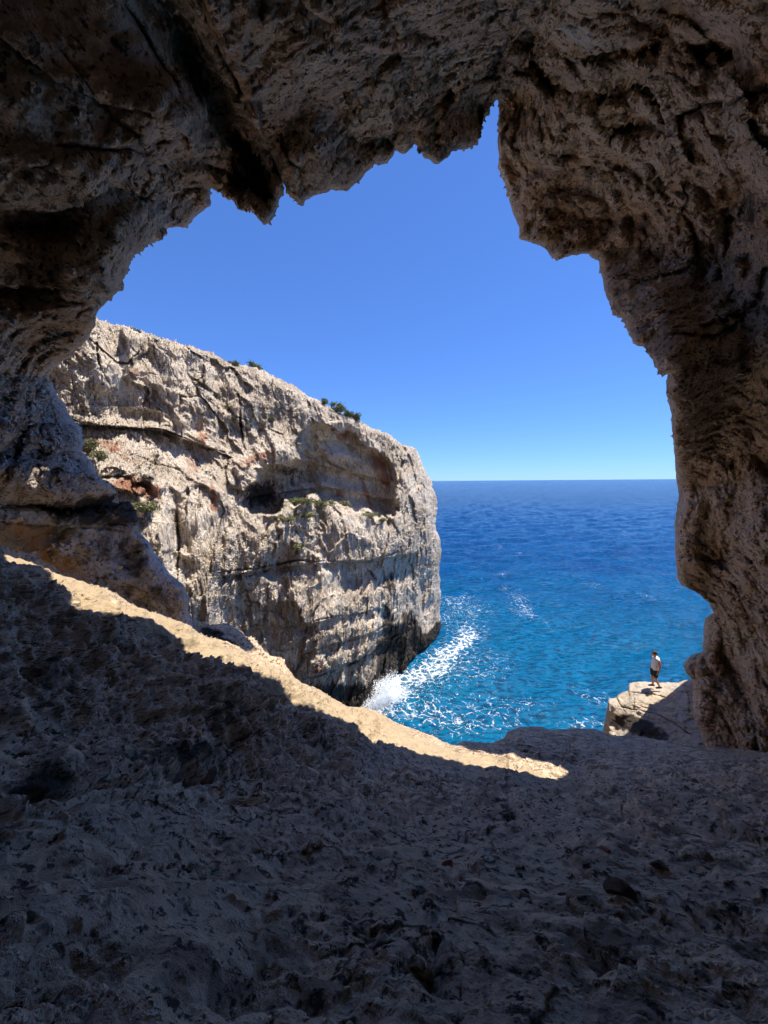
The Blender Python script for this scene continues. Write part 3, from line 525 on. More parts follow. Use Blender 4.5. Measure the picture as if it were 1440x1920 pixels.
CL_BLK = [(490, 925, 60, 34, 0, .42), (560, 900, 40, 30, 0, .3), (735, 1240, 36, 60, 8, 1.0), (770, 1180, 20, 34, 0, .8), (728, 1150, 14, 60, 4, .5), (690, 1310, 30, 20, 0, .5), (455, 800, 5, 60, 0, .6), (275, 900, 18, 16, 0, .7), (480, 930, 30, 28, 0, .35), (520, 875, 60, 10, 10, .4), (805, 1205, 30, 18, 0, .7), (715, 940, 16, 18, 0, .4), (590, 1140, 20, 50, 0, .25), (735, 1090, 25, 30, 0, .35), (620, 1290, 60, 22, 0, .4), (300, 680, 6, 40, 0, .3), (340, 810, 5, 30, 0, .5), (640, 1300, 60, 20, 0, .4), (790, 1100, 10, 40, 0, .4)]
CL_PALE = [(630, 850, 70, 22, 18, .6), (160, 700, 70, 50, 0, .4), (240, 720, 60, 50, 0, .3), (640, 980, 60, 20, 0, .4), (690, 960, 40, 8, 10, .5), (330, 690, 70, 30, 20, .3)]
def cliff_shape(X, Y):
    d = CLIFF(X, Y); P0 = at(X, Y, d)
    wx = 7*fbm(P0*.35, 4, .55, 3.); wy = 7*fbm(P0*.35, 4, .55, 31.)
    xx, yy = X+wx, Y+wy
    # the hollow: deep under the upper lip, thinning towards its floor
    hx, hy = X+1.9*wx, Y+1.5*wy; inside = inpoly(hx, hy, HOLLOW); dist = segdist(hx, hy, HOLLOW+[HOLLOW[0]])
    top = np.interp(xx, [450, 462, 475, 520, 560, 575, 590, 640, 690, 728, 742, 748], [925, 900, 878, 860, 838, 800, 788, 798, 828, 848, 895, 930])
    down = np.clip(yy-top, 0, 150)
    deep = np.interp(xx, [450, 500, 560, 600, 650, 700, 750], [6, 8, 8, 6.5, 5.5, 5, 4.5])
    rec = np.where(inside, sstep(0, 7, dist)*(1.9+deep*sstep(-10, np.interp(xx, [450, 560, 600, 750], [45, 70, 130, 130]), down)), 0)
    def step(xs_, ys_, drop, amt, x0, x1):
        yl = np.interp(X, xs_, ys_)+.25*wy; return amt*sstep(-1, 2.5, Y-yl)*sstep(drop, drop*.3, Y-yl)*sstep(x0-15, x0+15, X)*sstep(x1+12, x1-12, X)
    rec = rec+step([600, 700, 770], [1054, 1052, 1036], 75, 1.5, 640, 780)+step([400, 520, 640], [1082, 1062, 1054], 22, .7, 410, 640)+step([430, 590, 700], [1182, 1168, 1142], 30, .6, 430, 730)
    rec = rec+step([560, 640, 745], [1228, 1205, 1172], 26, .6, 565, 745)+step([560, 640, 745], [1278, 1250, 1195], 34, .8, 560, 750)+step([130, 300, 440], [792, 806, 858], 90, 1.3, 130, 430)+step([470, 560, 740], [882, 862, 905], 40, 1.1, 500, 740)+step([560, 640, 740], [822, 826, 868], 26, .8, 570, 735)+step([450, 600, 745], [935, 912, 940], 30, .9, 455, 740)
    d = d+rec+feat(xx, yy, CL_FEAT)+cracks(X+.5*wx, Y+.5*wy, [(p_, w_*.62, a_) for p_, w_, a_ in CL_CRK])*(.45+.9*fbm(P0*.25, 2, .5, 77.))
    q = P0*np.array([.33, .33, .16])
    v1, v2, vid = voro(q+.35*fbm(P0*.3, 3, .5, 9.)[..., None], seed=21)
    w1, w2, wid = voro(P0*np.array([.9, .9, .42])+.4*fbm(P0*.7, 2, .5, 19.)[..., None], seed=22)
    n = (_cell[vid]-.5)*1.5*sstep(0, .10, v2-v1)-.25*np.exp(-((v2-v1)/.04)**2)*sstep(-.1, .3, fbm(P0*.15, 2, .5, 44.))
    n = n+(_cell[wid]-.5)*.32*sstep(0, .12, w2-w1)
    lump = sstep(-.1, .35, fbm(P0*.12, 2, .5, 52.)); zz = P0[..., 2]/3.4+1.1*fbm(P0*.14, 3, .5, 21.); n = n+.38*((zz-np.floor(zz))**2-.33)*(1-.6*lump)
    xx_ = (P0[..., 0]*.75+P0[..., 1]*.66)/2.7+.35*fbm(P0*np.array([.2, .2, .07]), 3, .5, 23.); n = n+.6*((xx_-np.floor(xx_))**2-.33)*(1-.5*lump)
    x2_ = (P0[..., 0]*.75+P0[..., 1]*.66)/.9+.8*fbm(P0*np.array([.4, .4, .1]), 3, .5, 24.); n = n+.16*((x2_-np.floor(x2_))**2-.33)
    n = n+.9*fbm(P0*.22, 3, .5, 6.)
    n = n*(1-.55*np.where(inside, sstep(0, 12, dist), 0))
    flute = ridged(P0*np.array([1.1, 1.1, .16]), 3, .55, 12.)
    fm = sstep(950, 1080, Y)*.5+.45
    n = n+.22*flute*fm+.22*lump*ridged(P0*np.array([1.5, 1.5, 1.0]), 3, .55, 15.)
    return d-n*.8, wx, wy
def build_cliff():
    S = resample(SIL, 1.15, jag=3.8, seed=4); nt = len(S)
    i = np.arange(nt)/(nt-1)
    # inner end of each line: down the left side, then along the foot
    B = np.stack([np.interp(i, [0, .08, .75, 1], [-40, -40, 60, 560]), np.interp(i, [0, .08, .55, .8, 1], [570, 600, 1100, 1330, 1430])], -1)
    L = np.hypot(*(S-B).T)
    k = np.concatenate([np.linspace(0, .04, 26)[:-1], np.linspace(.04, 1, 470)])
    X = S[:, None, 0]+(B-S)[:, None, 0]*k; Y = S[:, None, 1]+(B-S)[:, None, 1]*k
    d, wx, wy = cliff_shape(X, Y)
    e = k[None]*L[:, None]
    smooth_d = CLIFF(X, Y); m = np.exp(-e/10.)
    d = d*(1-m*.35)+smooth_d*m*.35+1.6*np.exp(-e/3.5)
    P = at(X, Y, d)
    ks = np.array([1., .6, .35, .18, .08, .03])
    top = sstep(900, 840, S[:, 1])[:, None, None]
    away = np.array([-8., 26., -3.])*top+np.array([-22., 16., 0.])*(1-top)
    sk = P[:, :1]+ks[None, :, None]*away
    sk[..., 2] -= (ks[None]**.5*.4*top[..., 0])
    V = np.concatenate([sk, P], 1)
    XX = np.concatenate([np.repeat(X[:, :1], 6, 1), X+wx], 1); YY = np.concatenate([np.repeat(Y[:, :1], 6, 1), Y+wy], 1)
    st = np.stack([feat(XX, YY, CL_RUST), feat(XX, YY, CL_BLK), feat(XX, YY, CL_PALE)], -1)
    # wet black band at the waterline
    st[..., 1] += .9*sstep(3.2, .6, V[..., 2]+.8*fbm(V*.3, 2))
    return link_mesh('headland_cliff', V.reshape(-1, 3), grid_faces(*V.shape[:2], False), M_CLIFF, stain_tone=st.reshape(-1, 3))
setp(build_cliff(), 'sunlit pale limestone headland cliff with a rusty hollow', kind='structure')

# ------------------------------------------------------------------ sea
def sea_material():
    t = NT('sea_water')
    co = t.n('ShaderNodeTexCoord').outputs['Object']
    at_ = t.n('ShaderNodeAttribute', attribute_name='stain_tone'); sep = t.n('ShaderNodeSeparateColor'); t.set(sep.inputs[0], at_.outputs['Color'])
    foam_a, shallow, farm = sep.outputs[0], sep.outputs[1], sep.outputs[2]
    warp = t.vadd(co, t.vmul(t.noise(co, .35, 4, .55, out=1), (2.4, 2.4, 0)))
    lace = t.voro(warp, 1.0, 'DISTANCE_TO_EDGE')
    lace = t.ramp(lace, .0, .16, 1, 0)
    lace2 = t.ramp(t.voro(warp, 3.2, 'DISTANCE_TO_EDGE'), .0, .14, 1, 0)
    fn = t.noise(co, 1.4, 8, .7)
    f = t.math('ADD', t.math('MULTIPLY', lace, .32), t.math('MULTIPLY', lace2, .26))
    f = t.math('ADD', f, t.math('MULTIPLY', t.math('SUBTRACT', fn, .5), 1.3))
    f = t.math('ADD', f, t.math('MULTIPLY', foam_a, .42))
    foam = t.math('MULTIPLY', t.ramp(f, .50, 1.05), t.ramp(foam_a, .02, .16))
    # whitecaps: tiny scattered
    wc = t.ramp(t.noise(t.vmul(co, (.6, 1.4, 1)), .8, 5, .7), .70, .74)
    wc = t.math('MULTIPLY', wc, t.ramp(t.noise(co, .06, 3, .6), .56, .64))
    patch = t.noise(co, .05, 4, .6)
    deep = t.mix(t.ramp(patch, .35, .65), c4(.0004, .040, .150), c4(.0004, .056, .185))
    col = t.mix(shallow, deep, c4(.0002, .105, .215))
    col = t.mix(farm, col, c4(.0004, .020, .092))
    rip = t.noise(t.vmul(co, (.55, 1.35, 1)), 1.5, 6, .68, dist=.3)  # light and dark of the ripples painted in, standing in for reflection
    col = t.mix(t.ramp(rip, .46, .60), col, t.mix(.62, col, c4(.0, .006, .03)))
    col = t.mix(t.ramp(rip, .42, .34), col, t.mix(.45, col, c4(.003, .18, .40)))
    foamcol = t.math('MAXIMUM', foam, t.math('MULTIPLY', wc, 1.))
    col = t.mix(foamcol, col, c4(.80, .84, .86))
    h = t.math('MULTIPLY', t.noise(t.vmul(co, (.7, 1.3, 1)), 1.8, 8, .62, dist=.3), .26)
    h2 = t.math('MULTIPLY', t.noise(t.vmul(co, (.35, 1., 1)), .35, 4, .5), .7)
    b = t.n('ShaderNodeBump'); b.inputs['Strength'].default_value = 1.; b.inputs['Distance'].default_value = 1.
    t.set(b.inputs['Height'], t.math('ADD', h, h2))
    rough = t.ramp(foamcol, 0, 1, .16, .8)
    return t.finish(col, rough, t.ramp(farm, 0, 1., .07, .03), None, Normal=b.outputs[0])
FOAM = [(1180, 1000, 12, 2, 0, .45), (1060, 985, 10, 2, 0, .4), (950, 1100, 12, 3, 0, .4), (1210, 1120, 16, 3, 10, .4), (890, 1060, 12, 3, 0, .4), (735, 1290, 50, 24, -30, .8), (715, 1310, 26, 22, 0, 1.0), (805, 1265, 60, 30, -28, .7), (860, 1215, 45, 16, -35, .75), (878, 1185, 26, 20, -10, .85), (870, 1145, 50, 14, 5, .5), (850, 1125, 40, 8, 0, .5), (780, 1330, 90, 28, 10, .62), (880, 1350, 90, 22, 0, .42), (820, 1240, 50, 22, -40, .6),
 (980, 1135, 28, 22, 35, .42), (935, 1078, 16, 4, 0, .5), (1110, 1095, 26, 5, 10, .42), (925, 1028, 14, 3, 0, .4), (970, 1040, 20, 3, 0, .4), (1095, 1360, 40, 12, 0, .6), (1120, 1310, 50, 12, 20, .42), (900, 1250, 60, 30, 0, .4), (940, 1320, 80, 18, 0, .38), (1000, 1150, 40, 5, 40, .4), (760, 1265, 30, 10, -25, .9), (838, 1165, 16, 12, 0, .5)]
def build_sea():
    # screen-uniform density in distance, world-space waves
    k = np.concatenate([np.linspace(.92, .02, 620), np.geomspace(.019, .0006, 60)])   # tan of the angle below the horizon
    D = 25/k
    ax = np.concatenate([np.linspace(-1.6, -.12, 60)[:-1], np.linspace(-.12, .95, 620), np.linspace(.96, 2.4, 40)])
    X = D[:, None]*ax[None]; Y = D[:, None]+0*ax[None]
    far = np.exp(-(D[:, None]/240.)**2)
    z = np.zeros_like(X); r = np.random.default_rng(3)
    for i in range(44):
        lam = 1.1*(1.135**i) if i < 24 else r.uniform(2, 14)
        th = math.radians(112)+r.normal()*.5
        kx, ky = math.cos(th)*2*math.pi/lam, math.sin(th)*2*math.pi/lam
        a = .0085*lam**.95*(.7 if lam < 3 else .8)
        f = np.clip(1-(D[:, None]/F_PX*3.2*1.)/lam/1.2, 0, 1)
        ph = kx*X+ky*Y+r.uniform(0, 6.28)+1.2*math.sin(i)
        z += a*f*(np.sin(ph)+.3*np.cos(2*ph))
    P = np.stack([X, Y, z*.9], -1)
    # pixel of each point (for the foam drawn where the swell breaks)
    v = (P-CAM)@MR; px = 720-F_PX*v[..., 0]/v[..., 2]; py = 960+F_PX*v[..., 1]/v[..., 2]
    st = np.zeros(X.shape+(3,))
    q = np.stack([X*.12, Y*.12, 0*X], -1)
    w = 10*fbm(q, 3); w2 = 10*fbm(q+30, 3)
    st[..., 0] = np.clip(feat(px+w, py+w2, FOAM), 0, 1.15)
    st[..., 1] = np.clip(sstep(130, 28, D)[:, None]*.75+.12*fbm(q*.5, 2)+.4*feat(px, py, [(780, 1290, 120, 60, -20, 1), (860, 1150, 60, 40, 0, .6), (1000, 1380, 200, 30, 0, .5)]), 0, 1)
    st[..., 2] = sstep(70, 600, D)[:, None]+0*X
    return link_mesh('sea', P.reshape(-1, 3), grid_faces(*X.shape, True), sea_material(), stain_tone=st.reshape(-1, 3))
setp(build_sea(), 'deep blue choppy sea with white foam by the cliff', kind='structure')

# ------------------------------------------------------------------ sea spray where the swell hits the cliff
def build_spray():
    r = np.random.default_rng(8); n = 22000
    c = at(706, 1322, 43.2); u = r.random(n); side = r.normal(size=n)
    hgt = 3.4*u**2.2*np.exp(-(side*.5)**2)
    x = c[0]+.6+side*1.15+hgt*.25; y = c[1]-.4+r.normal(size=n)*.9+side*.6; z = hgt+r.normal(size=n)*.12
    x = x+.3*np.sin(z*3+y); keep = z > 0; p = np.stack([x, y, z], -1)[keep]
    m = len(p); sz = (.014+.05*r.random(m)**3)[:, None, None]
    tet = np.array([[1, 1, 1], [1, -1, -1], [-1, 1, -1], [-1, -1, 1]])/1.7
    q = r.normal(size=(m, 4, 3))*.25+tet[None]
    V = p[:, None]+q*sz
    Fq = np.array([[0, 1, 2], [0, 3, 1], [0, 2, 3], [1, 3, 2]])[None]+4*np.arange(m)[:, None, None]
    t = NT('spray'); mt = t.finish(c4(.85, .89, .93), .6, .3)
    return link_mesh('sea_spray', V.reshape(-1, 3), Fq.reshape(-1, 3), mt, smooth=False)
setp(build_spray(), 'white spray thrown up where a wave hits the cliff foot', kind='stuff')

# ------------------------------------------------------------------ shrubs
def leaf_mat(name, a, b):
    t = NT(name); co = t.n('ShaderNodeTexCoord').outputs['Object']
    return t.finish(t.mix(t.ramp(t.noise(co, 6, 3, .6), .35, .65), c4(*a), c4(*b)), .7, .2)
M_GREEN = leaf_mat('dark_leaves', (.10, .13, .05), (.21, .23, .10))
M_PALE = leaf_mat('dry_leaves', (.15, .16, .075), (.30, .29, .16))
t_ = NT('twig'); M_TWIG = t_.finish(c4(.12, .09, .06), .9, .1)
def shrub(px, py, wpx, hpx, kind, label, group, lift=0.):
    X = np.array([float(px)]); Y = np.array([float(py)])
    if kind and py < 800:
        S_ = np.array(SIL[:22], float); Y[0] = np.interp(px, S_[:, 0], S_[:, 1])+3.; py = float(Y[0]); base_d = float(CLIFF(X, Y)[0])
    else: base_d = float(cliff_shape(X, Y)[0][0])
    c = at(px, py, base_d+lift)
    w = wpx*base_d/F_PX*.5; h = hpx*base_d/F_PX*(.72 if kind and py < 800 else 1.); r = np.random.default_rng(int(px*7+py))
    n = int(420+60*wpx)
    lob = r.normal(size=(9, 3))*np.array([.5, .5, .22])+np.array([0, 0, .45])
    k = r.integers(0, 9, n); P = lob[k]+r.normal(size=(n, 3))*np.array([.26, .26, .2])
    P = P*np.array([w, w, h])*1.1; P[:, 2] = np.maximum(P[:, 2], -.05*h)
    a = r.normal(size=(n, 3)); a /= np.linalg.norm(a, axis=1)[:, None]; b = np.cross(a, r.normal(size=(n, 3))); b /= np.linalg.norm(b, axis=1)[:, None]
    sz = (.07*h+.035)*(.5+r.random(n))[:, None]
    V = np.stack([P-a*sz, P+b*sz*.5, P+a*sz, P-b*sz*.5], 1)
    root = bpy.data.objects.new('shrub', None); COL.objects.link(root); root.location = Vector(c)
    setp(root, label, 'shrub', group=group)
    link_mesh('foliage', V.reshape(-1, 3), np.arange(4*n).reshape(n, 4), M_GREEN if kind else M_PALE, smooth=False, parent=root)
    tv, tf = [], []
    for i in range(9):
        e = lob[i]*np.array([w, w, h])*.9; s0 = np.array([0, 0, -.25*h]); wd = .02+.02*h
        o = len(tv); pr = np.array([[wd, 0, 0], [-wd*.5, wd*.8, 0], [-wd*.5, -wd*.8, 0]])
        tv += list(s0+pr)+list(e+pr*.3); tf += [[o, o+1, o+4, o+3], [o+1, o+2, o+5, o+4], [o+2, o, o+3, o+5]]
    link_mesh('stem', np.array(tv), np.array(tf), M_TWIG, smooth=False, parent=root)
    return root
GT = 'dark shrubs along the top edge of the cliff'; GL = 'dry plants on the cliff ledges'
for a in [(256, 621, 14, 7, 1, 'tiny dark shrub on the cliff top, leftmost of those along the skyline', GT), (440, 682, 20, 8, 1, 'small low dark shrub on the cliff top at the left end of a pair', GT), (482, 690, 20, 13, 1, 'round olive shrub on the cliff top above the rock face left of the hollow', GT),
          (604, 756, 16, 10, 1, 'small thin shrub at the left end of the green clump above the hollow', GT), (630, 767, 26, 15, 1, 'broad dark green shrub in the middle of the clump above the hollow', GT), (652, 777, 18, 11, 1, 'low green shrub between the broad one and the end of the clump', GT),
          (668, 787, 20, 15, 1, 'dense dark green shrub at the right end of the clump above the hollow', GT),
          (568, 944, 42, 9, 1, 'flat dark green shrub spread in the shade of the hollow', GL), (603, 952, 24, 13, 0, 'pale grey-green shrub at the sunlit mouth of the hollow', GL), (646, 948, 16, 8, 0, 'small yellow-green tuft on the ledge at the middle of the hollow', GL),
          (692, 968, 26, 6, 0, 'thin dry strip of plants on the right part of the ledge', GL), (716, 977, 12, 5, 0, 'tiny dry tuft below the small cave at the right end of the ledge', GL), (575, 968, 28, 9, 0, 'dry brownish shrub on the ledge below the dark green one', GL),
          (540, 976, 20, 7, 0, 'faded dry shrub at the left end of the hollow ledge', GL), (561, 1030, 13, 10, 0, 'small green tuft in a notch below the hollow ledge', GL), (186, 858, 22, 12, 0, 'green-yellow shrub on the left ledge beside the shaded cave wall', GL),
          (165, 838, 20, 12, 0, 'dry shrub on the left ledge above the green-yellow one', GL), (268, 958, 34, 15, 0, 'wide yellow-green shrub at the foot of the rusty rock column', GL), (510, 789, 12, 7, 0, 'tiny dry tuft growing on the bare upper cliff face', GL)]:
    shrub(*a[:7], lift=(1.0 if a[4] and a[1] < 800 else -.3))

# ------------------------------------------------------------------ loose stones on the cave floor
def stone_mat(name, a, b):
    t = NT(name); co = t.n('ShaderNodeTexCoord').outputs['Object']
    h = t.math('MULTIPLY', t.noise(co, 40, 5, .65), .012)
    return t.finish(t.mix(t.ramp(t.noise(co, 25, 5, .65), .35, .65), c4(*a), c4(*b)), .9, .15, None, Normal=t.n('ShaderNodeBump', {'Height': h, 'Distance': 1., 'Strength': .8}).outputs[0])
SM = {'brown': stone_mat('brown_stone', (.10, .065, .045), (.18, .12, .08)), 'red': stone_mat('red_stone', (.26, .075, .05), (.36, .12, .08)), 'white': stone_mat('white_stone', (.75, .74, .72), (.6, .58, .55)),
      'grey': stone_mat('grey_stone', (.22, .19, .16), (.32, .28, .24)), 'tan': stone_mat('tan_stone', (.30, .22, .15), (.4, .3, .2))}
def rock_verts(r, sub, n_cut=9):
    import bmesh
    bm = bmesh.new(); bmesh.ops.create_icosphere(bm, subdivisions=sub, radius=1)
    V = np.array([v.co for v in bm.verts]); Fq = np.array([[v.index for v in f.verts] for f in bm.faces]); bm.free()
    for _ in range(n_cut):
        nn = r.normal(size=3); nn /= np.linalg.norm(nn); c = r.uniform(.45, .8); dd = V@nn
        V = V-np.maximum(dd-c, 0)[:, None]*nn
    V = V+.05*fbm(V*2+r.random()*50, 3)[:, None]*V
    return V*np.array([1, r.uniform(.6, .9), r.uniform(.5, .75)]), Fq
def floor_point(px, py):
    P = floor_P(np.array([float(px)]), np.array([float(py)]))[0][0]; return P, float(FLOOR(px, py))
def stone(px, py, spx, kind, label):
    r = np.random.default_rng(int(px*3+py)); V, Fq = rock_verts(r, 3)
    P, d = floor_point(px, py); sz = spx*d/F_PX*.62*np.linalg.norm(ray(px, py))/1.15
    a = r.uniform(0, 6.28); ca, sa = math.cos(a), math.sin(a)
    V = V@np.array([[ca, sa, 0], [-sa, ca, 0], [0, 0, 1]])*sz
    o = link_mesh('stone', V, Fq, SM[kind], smooth=False); o.location = Vector(P+np.array([0, -.1, .42])*sz)
    setp(o, label, 'stone', group='loose stones on the cave floor')
for a in [(1165, 1690, 40, 'brown', 'largest dark brown angular stone on the right part of the cave floor'), (1058, 1673, 22, 'brown', 'dark stone left of the largest brown stone'), (981, 1690, 24, 'brown', 'dark pointed stone in the cluster left of the lone dark stone'), (983, 1672, 18, 'brown', 'small dark stone lying directly behind the pointed one'),
          (943, 1696, 15, 'grey', 'small grey-brown stone at the left of the pointed stone'), (1105, 1700, 20, 'brown', 'flat dark stone between the lone stone and the largest one'), (1178, 1716, 18, 'grey', 'grey pebble just in front of the largest brown stone'), (1135, 1748, 14, 'tan', 'small tan stone below and left of the largest stone'),
          (840, 1622, 20, 'red', 'dark red angular stone in the middle of the cave floor'), (548, 1562, 17, 'red', 'reddish stone sitting in a pit of the left floor'), (1186, 1790, 13, 'white', 'bright white pebble on the right cave floor'), (1187, 1800, 16, 'brown', 'small brown stone touching the white pebble'),
          (1234, 1633, 22, 'brown', 'dark stone high on the right floor, above the largest stone'), (1136, 1612, 17, 'red', 'maroon stone above a patch of rubble on the right'), (1137, 1632, 17, 'brown', 'dark stone just below the maroon stone'), (736, 1584, 20, 'brown', 'dark brown stone in a hollow left of the red one'),
          (788, 1463, 14, 'brown', 'small dark stone just below the lit crest'), (345, 1317, 17, 'tan', 'tan stone in a dip of the left slope'), (365, 1320, 13, 'grey', 'grey stone beside the tan stone on the left slope'), (395, 1325, 16, 'brown', 'brown stone at the right of the trio on the left slope'), (402, 1447, 34, 'brown', 'flat dark slab stone on the long crack of the left floor'),
          (1324, 1623, 12, 'grey', 'small grey stone near the right edge of the floor'), (850, 1573, 12, 'brown', 'small dark stone above and right of the red stone')]:
    stone(*a)
def build_rubble():
    r = np.random.default_rng(4); base = [rock_verts(np.random.default_rng(k), 1, 5) for k in range(6)]
    VV, FF, o = [], [], 0
    spots = [(950, 1520, 30, 45, 150, 7), (1150, 1450, 90, 24, 280, 6), (1250, 1500, 110, 34, 320, 7), (1040, 1590, 70, 26, 120, 7), (1010, 1400, 110, 24, 260, 5), (1110, 1620, 60, 22, 90, 8), (1240, 1570, 110, 22, 140, 7), (1360, 1480, 70, 40, 160, 7), (1000, 1640, 220, 90, 90, 6),
             (600, 1390, 160, 40, 160, 6), (380, 1320, 60, 14, 60, 7), (720, 1560, 120, 60, 70, 6), (950, 1480, 30, 10, 40, 6), (700, 1430, 160, 30, 120, 5)]
    for cx, cy, sx, sy, n, s_ in spots:
        X = r.normal(size=n)*sx*.6+cx; Y = r.normal(size=n)*sy*.6+cy; Y = np.maximum(Y, 1412)
        ok = X < 1500; X, Y = X[ok], Y[ok]; d = FLOOR(X, Y); P = floor_P(X, Y)[0]
        for k in range(len(X)):
            V, Fq = base[r.integers(6)]; a = r.uniform(0, 6.28); ca, sa = math.cos(a), math.sin(a)
            sz = s_*d[k]/F_PX*r.uniform(.25, .75)
            VV.append((V@np.array([[ca, sa, 0], [-sa, ca, 0], [0, 0, 1]]))*sz+P[k]); FF.append(Fq+o); o += len(V)
    return link_mesh('rubble', np.concatenate(VV), np.concatenate(FF), SM['brown'], smooth=False)
setp(build_rubble(), 'small dark rubble scattered on the cave floor', kind='stuff')

# ------------------------------------------------------------------ the man on the ledge
def plain(name, c, rough=.7, spec=.3):
    return NT(name).finish(c4(*c), rough, spec)
def skin_chain(bm_lists, name, mat, parent, sub=2, voxel=None, extra=None):
    """joined skin-modifier surfaces; every list is (points, radii, edges)"""
    VV, FF, o = [], [], 0
    extra = list(extra or [])
    for pts, rad, edges in bm_lists:
        rad = [r_ if isinstance(r_, tuple) else (r_, r_) for r_ in rad]
        for p, r_ in zip(pts, rad): extra.append(ellipsoid(p, (r_[0], r_[1], (r_[0]+r_[1])/2), 0, 3))
        for i, j in edges:
            p, q = np.array(pts[i], float), np.array(pts[j], float); ax = (q-p)/np.linalg.norm(q-p)
            u = np.cross(ax, [0, 1, 0]); u = u/np.linalg.norm(u) if np.linalg.norm(u) > .2 else np.array([1., 0, 0]); w = np.cross(ax, u); w /= np.linalg.norm(w)
            if abs(w[1]) < .5: u, w = w, u
            if abs(w[1]) < .5: w = np.cross(ax, u)
            n = 20; t = np.arange(n)/n*2*math.pi
            ring = lambda c, r_: c+np.cos(t)[:, None]*u*r_[0]+np.sin(t)[:, None]*w*r_[1]
            V = np.concatenate([ring(p, rad[i]), ring(q, rad[j])])
            f = [[k, (k+1) % n, n+(k+1) % n, n+k] for k in range(n)]+[list(range(n))[::-1], list(range(n, 2*n))]
            if np.dot(np.cross(u, w), ax) < 0: f = [g[::-1] for g in f]
            extra.append((V, f))
    for V, Fq in extra:
        VV += [tuple(v) for v in V]; FF += [[i+o for i in f] for f in Fq]; o += len(V)
    me = bpy.data.meshes.new(name); me.from_pydata(VV, [], FF); me.update()
    ob = bpy.data.objects.new(name, me); COL.objects.link(ob)
    if voxel:
        m = ob.modifiers.new('r', 'REMESH'); m.mode = 'VOXEL'; m.voxel_size = voxel; m.use_smooth_shade = True
        m2 = ob.modifiers.new('sm', 'SMOOTH'); m2.iterations = 3; m2.factor = .5
        dg = bpy.context.evaluated_depsgraph_get(); dg.update(); me2 = bpy.data.meshes.new_from_object(ob.evaluated_get(dg)); ob.modifiers.clear(); ob.data = me2; me2.name = name
    ob.data.materials.clear(); ob.data.materials.append(mat)
    for p in ob.data.polygons: p.use_smooth = True
    ob.parent = parent
    return ob
def ellipsoid(c, r, rot=0., sub=3):
    import bmesh
    bm = bmesh.new(); bmesh.ops.create_icosphere(bm, subdivisions=sub, radius=1)
    V = np.array([v.co for v in bm.verts])*np.array(r); Fq = [[v.index for v in f.verts] for f in bm.faces]; bm.free()
    ca, sa = math.cos(rot), math.sin(rot); V = V@np.array([[ca, 0, -sa], [0, 1, 0], [sa, 0, ca]])
    return V+np.array(c), Fq
def chain(p, r): return (p, r, [(i, i+1) for i in range(len(p)-1)])
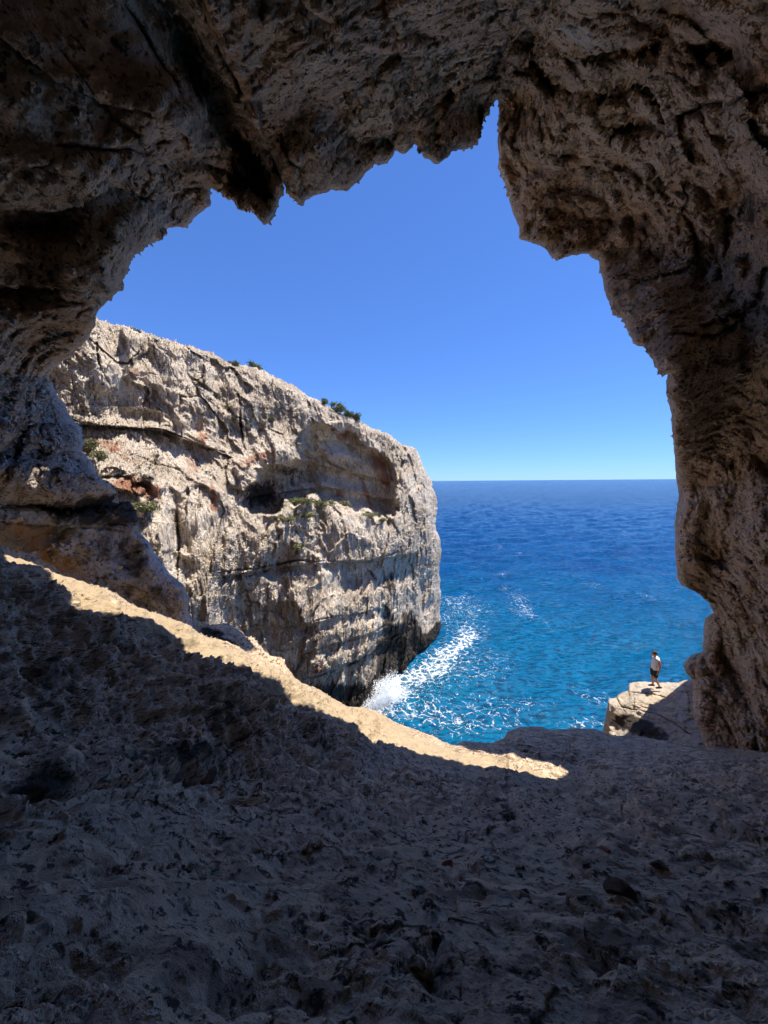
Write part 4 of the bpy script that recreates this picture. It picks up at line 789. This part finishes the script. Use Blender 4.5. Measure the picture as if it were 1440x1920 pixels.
def build_person():
    # local frame: +X the way he faces, +Y his left (towards the viewer), Z up
    root = bpy.data.objects.new('person', None); COL.objects.link(root)
    root.rotation_euler = (0, 0, math.radians(176))
    sk_m = plain('skin', (.58, .31, .20), .55, .35)
    hip = .88; nearhip = (.0, .085, hip-.03); farhip = (.02, -.085, hip-.03)
    torso = [(.0, 0, hip), (.01, 0, 1.0), (.0, 0, 1.14), (-.02, 0, 1.28), (-.01, 0, 1.39), (.02, 0, 1.46), (.045, 0, 1.53)]
    pts = torso+[(-.02, .13, 1.375), (-.03, .19, 1.345), (-.085, .225, 1.08), (-.02, .215, .83)]
    pts += [(-.02, -.13, 1.375), (-.02, -.19, 1.345), (.0, -.225, 1.08), (.06, -.215, .84)]
    pts += [nearhip, (.03, .10, .47), (-.165, .11, .11), (-.19, .11, .05)]
    pts += [farhip, (.05, -.09, .47), (.0, -.10, .10), (.0, -.10, .05)]
    rad = [(.12, .15), (.115, .145), (.125, .155), (.13, .165), (.10, .14), .058, .052, .085, .062, .043, .028, .085, .062, .043, .028, .095, .06, .04, .036, .095, .06, .04, .036]
    E = [(0, 1), (1, 2), (2, 3), (3, 4), (4, 5), (5, 6), (4, 7), (7, 8), (8, 9), (9, 10), (4, 11), (11, 12), (12, 13), (13, 14), (0, 15), (15, 16), (16, 17), (17, 18), (0, 19), (19, 20), (20, 21), (21, 22)]
    parts = [(pts, rad, E)]
    head_c = (.085, 0, 1.625); tilt = -.45
    ex = [ellipsoid(head_c, (.098, .076, .118), tilt), ellipsoid((.14, 0, 1.56), (.05, .05, .05), tilt, 2), ellipsoid((.188, 0, 1.60), (.02, .013, .026), tilt, 2),
          ellipsoid((.07, .078, 1.61), (.02, .012, .032), tilt, 2), ellipsoid((.07, -.078, 1.61), (.02, .012, .032), tilt, 2), ellipsoid((.165, 0, 1.635), (.022, .05, .014), tilt, 2)]
    for sy, w in ((1, pts[10]), (-1, pts[14])):
        x, y, z = w
        ex.append(ellipsoid((x+.01, y, z-.055), (.040, .018, .052), 0, 2))
        for k, (fx, ln) in enumerate(((.040, .072), (.015, .080), (-.010, .075), (-.032, .060))):
            f0 = (x+fx*.8, y, z-.085); f1 = (x+fx+.004, y-.006*sy, z-.085-ln*.5); f2 = (x+fx+.014, y-.022*sy, z-.085-ln*.85); f3 = (x+fx+.020, y-.038*sy, z-.085-ln*.95)
            parts.append(chain([f0, f1, f2, f3], [.0105, .0095, .009, .0075]))
        parts.append(chain([(x+.030, y-.004*sy, z-.03), (x+.056, y-.012*sy, z-.06), (x+.060, y-.020*sy, z-.095)], [.012, .011, .009]))
    skin_chain(parts, 'body', sk_m, root, voxel=.0075, extra=ex)
    # sleeveless shirt with faint dark lines
    t = NT('shirt_cloth'); co = t.n('ShaderNodeTexCoord').outputs['Object']
    wv = t.noise(t.vmul(co, (3, 3, 16)), 1.6, 2, .5)
    fr = t.math('MULTIPLY', t.ramp(t.math('ABSOLUTE', t.math('SUBTRACT', wv, .5)), .0, .022, 1, 0), t.ramp(t.noise(co, 9, 2, .5), .5, .56))
    zz = t.n('ShaderNodeSeparateXYZ'); t.set(zz.inputs[0], co); fr = t.math('MULTIPLY', fr, t.ramp(zz.outputs[2], 1.25, 1.22))
    sh_m = t.finish(t.mix(fr, c4(.97, .97, .97), c4(.10, .10, .11)), .85, .1)
    sp = [(.0, 0, .90), (.01, 0, 1.0), (.0, 0, 1.14), (-.02, 0, 1.27), (-.012, 0, 1.37), (.012, 0, 1.435), (-.02, .12, 1.385), (-.024, .155, 1.375), (-.02, -.12, 1.385), (-.024, -.155, 1.375)]
    skin_chain([(sp, [(.14, .175), (.135, .172), (.145, .18), (.15, .188), (.12, .165), .068, .085, .074, .085, .074], [(0, 1), (1, 2), (2, 3), (3, 4), (4, 5), (4, 6), (6, 7), (4, 8), (8, 9)])], 'shirt', sh_m, root, voxel=.01)
    so_m = plain('shorts_cloth', (.035, .04, .04), .8, .2)
    s2 = [(.0, 0, .90), (.0, 0, .84), (.0, .09, .80), (.02, .10, .60), (.02, -.09, .80), (.035, -.095, .60)]
    skin_chain([(s2, [(.135, .17), (.135, .17), .112, .098, .112, .098], [(0, 1), (1, 2), (2, 3), (1, 4), (4, 5)])], 'shorts', so_m, root, voxel=.01)
    shoe = plain('shoe', (.03, .028, .03), .6, .3)
    for sgn, (x, y) in ((1, (-.19, .11)), (-1, (.0, -.10))):
        skin_chain([chain([(x-.045, y, .05), (x+.03, y, .055), (x+.11, y+.01*sgn, .042), (x+.175, y+.015*sgn, .034)], [.046, .05, .042, .034])], 'shoe', shoe, root, voxel=.008)
    hair_m = plain('hair', (.055, .035, .024), .6, .3)
    skin_chain([], 'hair', hair_m, root, voxel=.009, extra=[ellipsoid((.062, 0, 1.655), (.103, .085, .105), tilt), ellipsoid((.02, 0, 1.615), (.07, .078, .085), tilt), ellipsoid((.125, 0, 1.715), (.055, .055, .03), tilt-.3, 2)])
    wb = plain('band', (.02, .02, .02)); w = pts[10]
    skin_chain([], 'wristband', wb, root, voxel=.006, extra=[ellipsoid((w[0]-.004, w[1], w[2]+.02), (.034, .034, .014), 0, 2)])
    return root
person = build_person()
P_MAN = at(1226.5, 1288.5, 17.95)
person.location = Vector(P_MAN)
setp(person, 'person in white sleeveless shirt and dark shorts on the rock ledge, looking down', 'person')
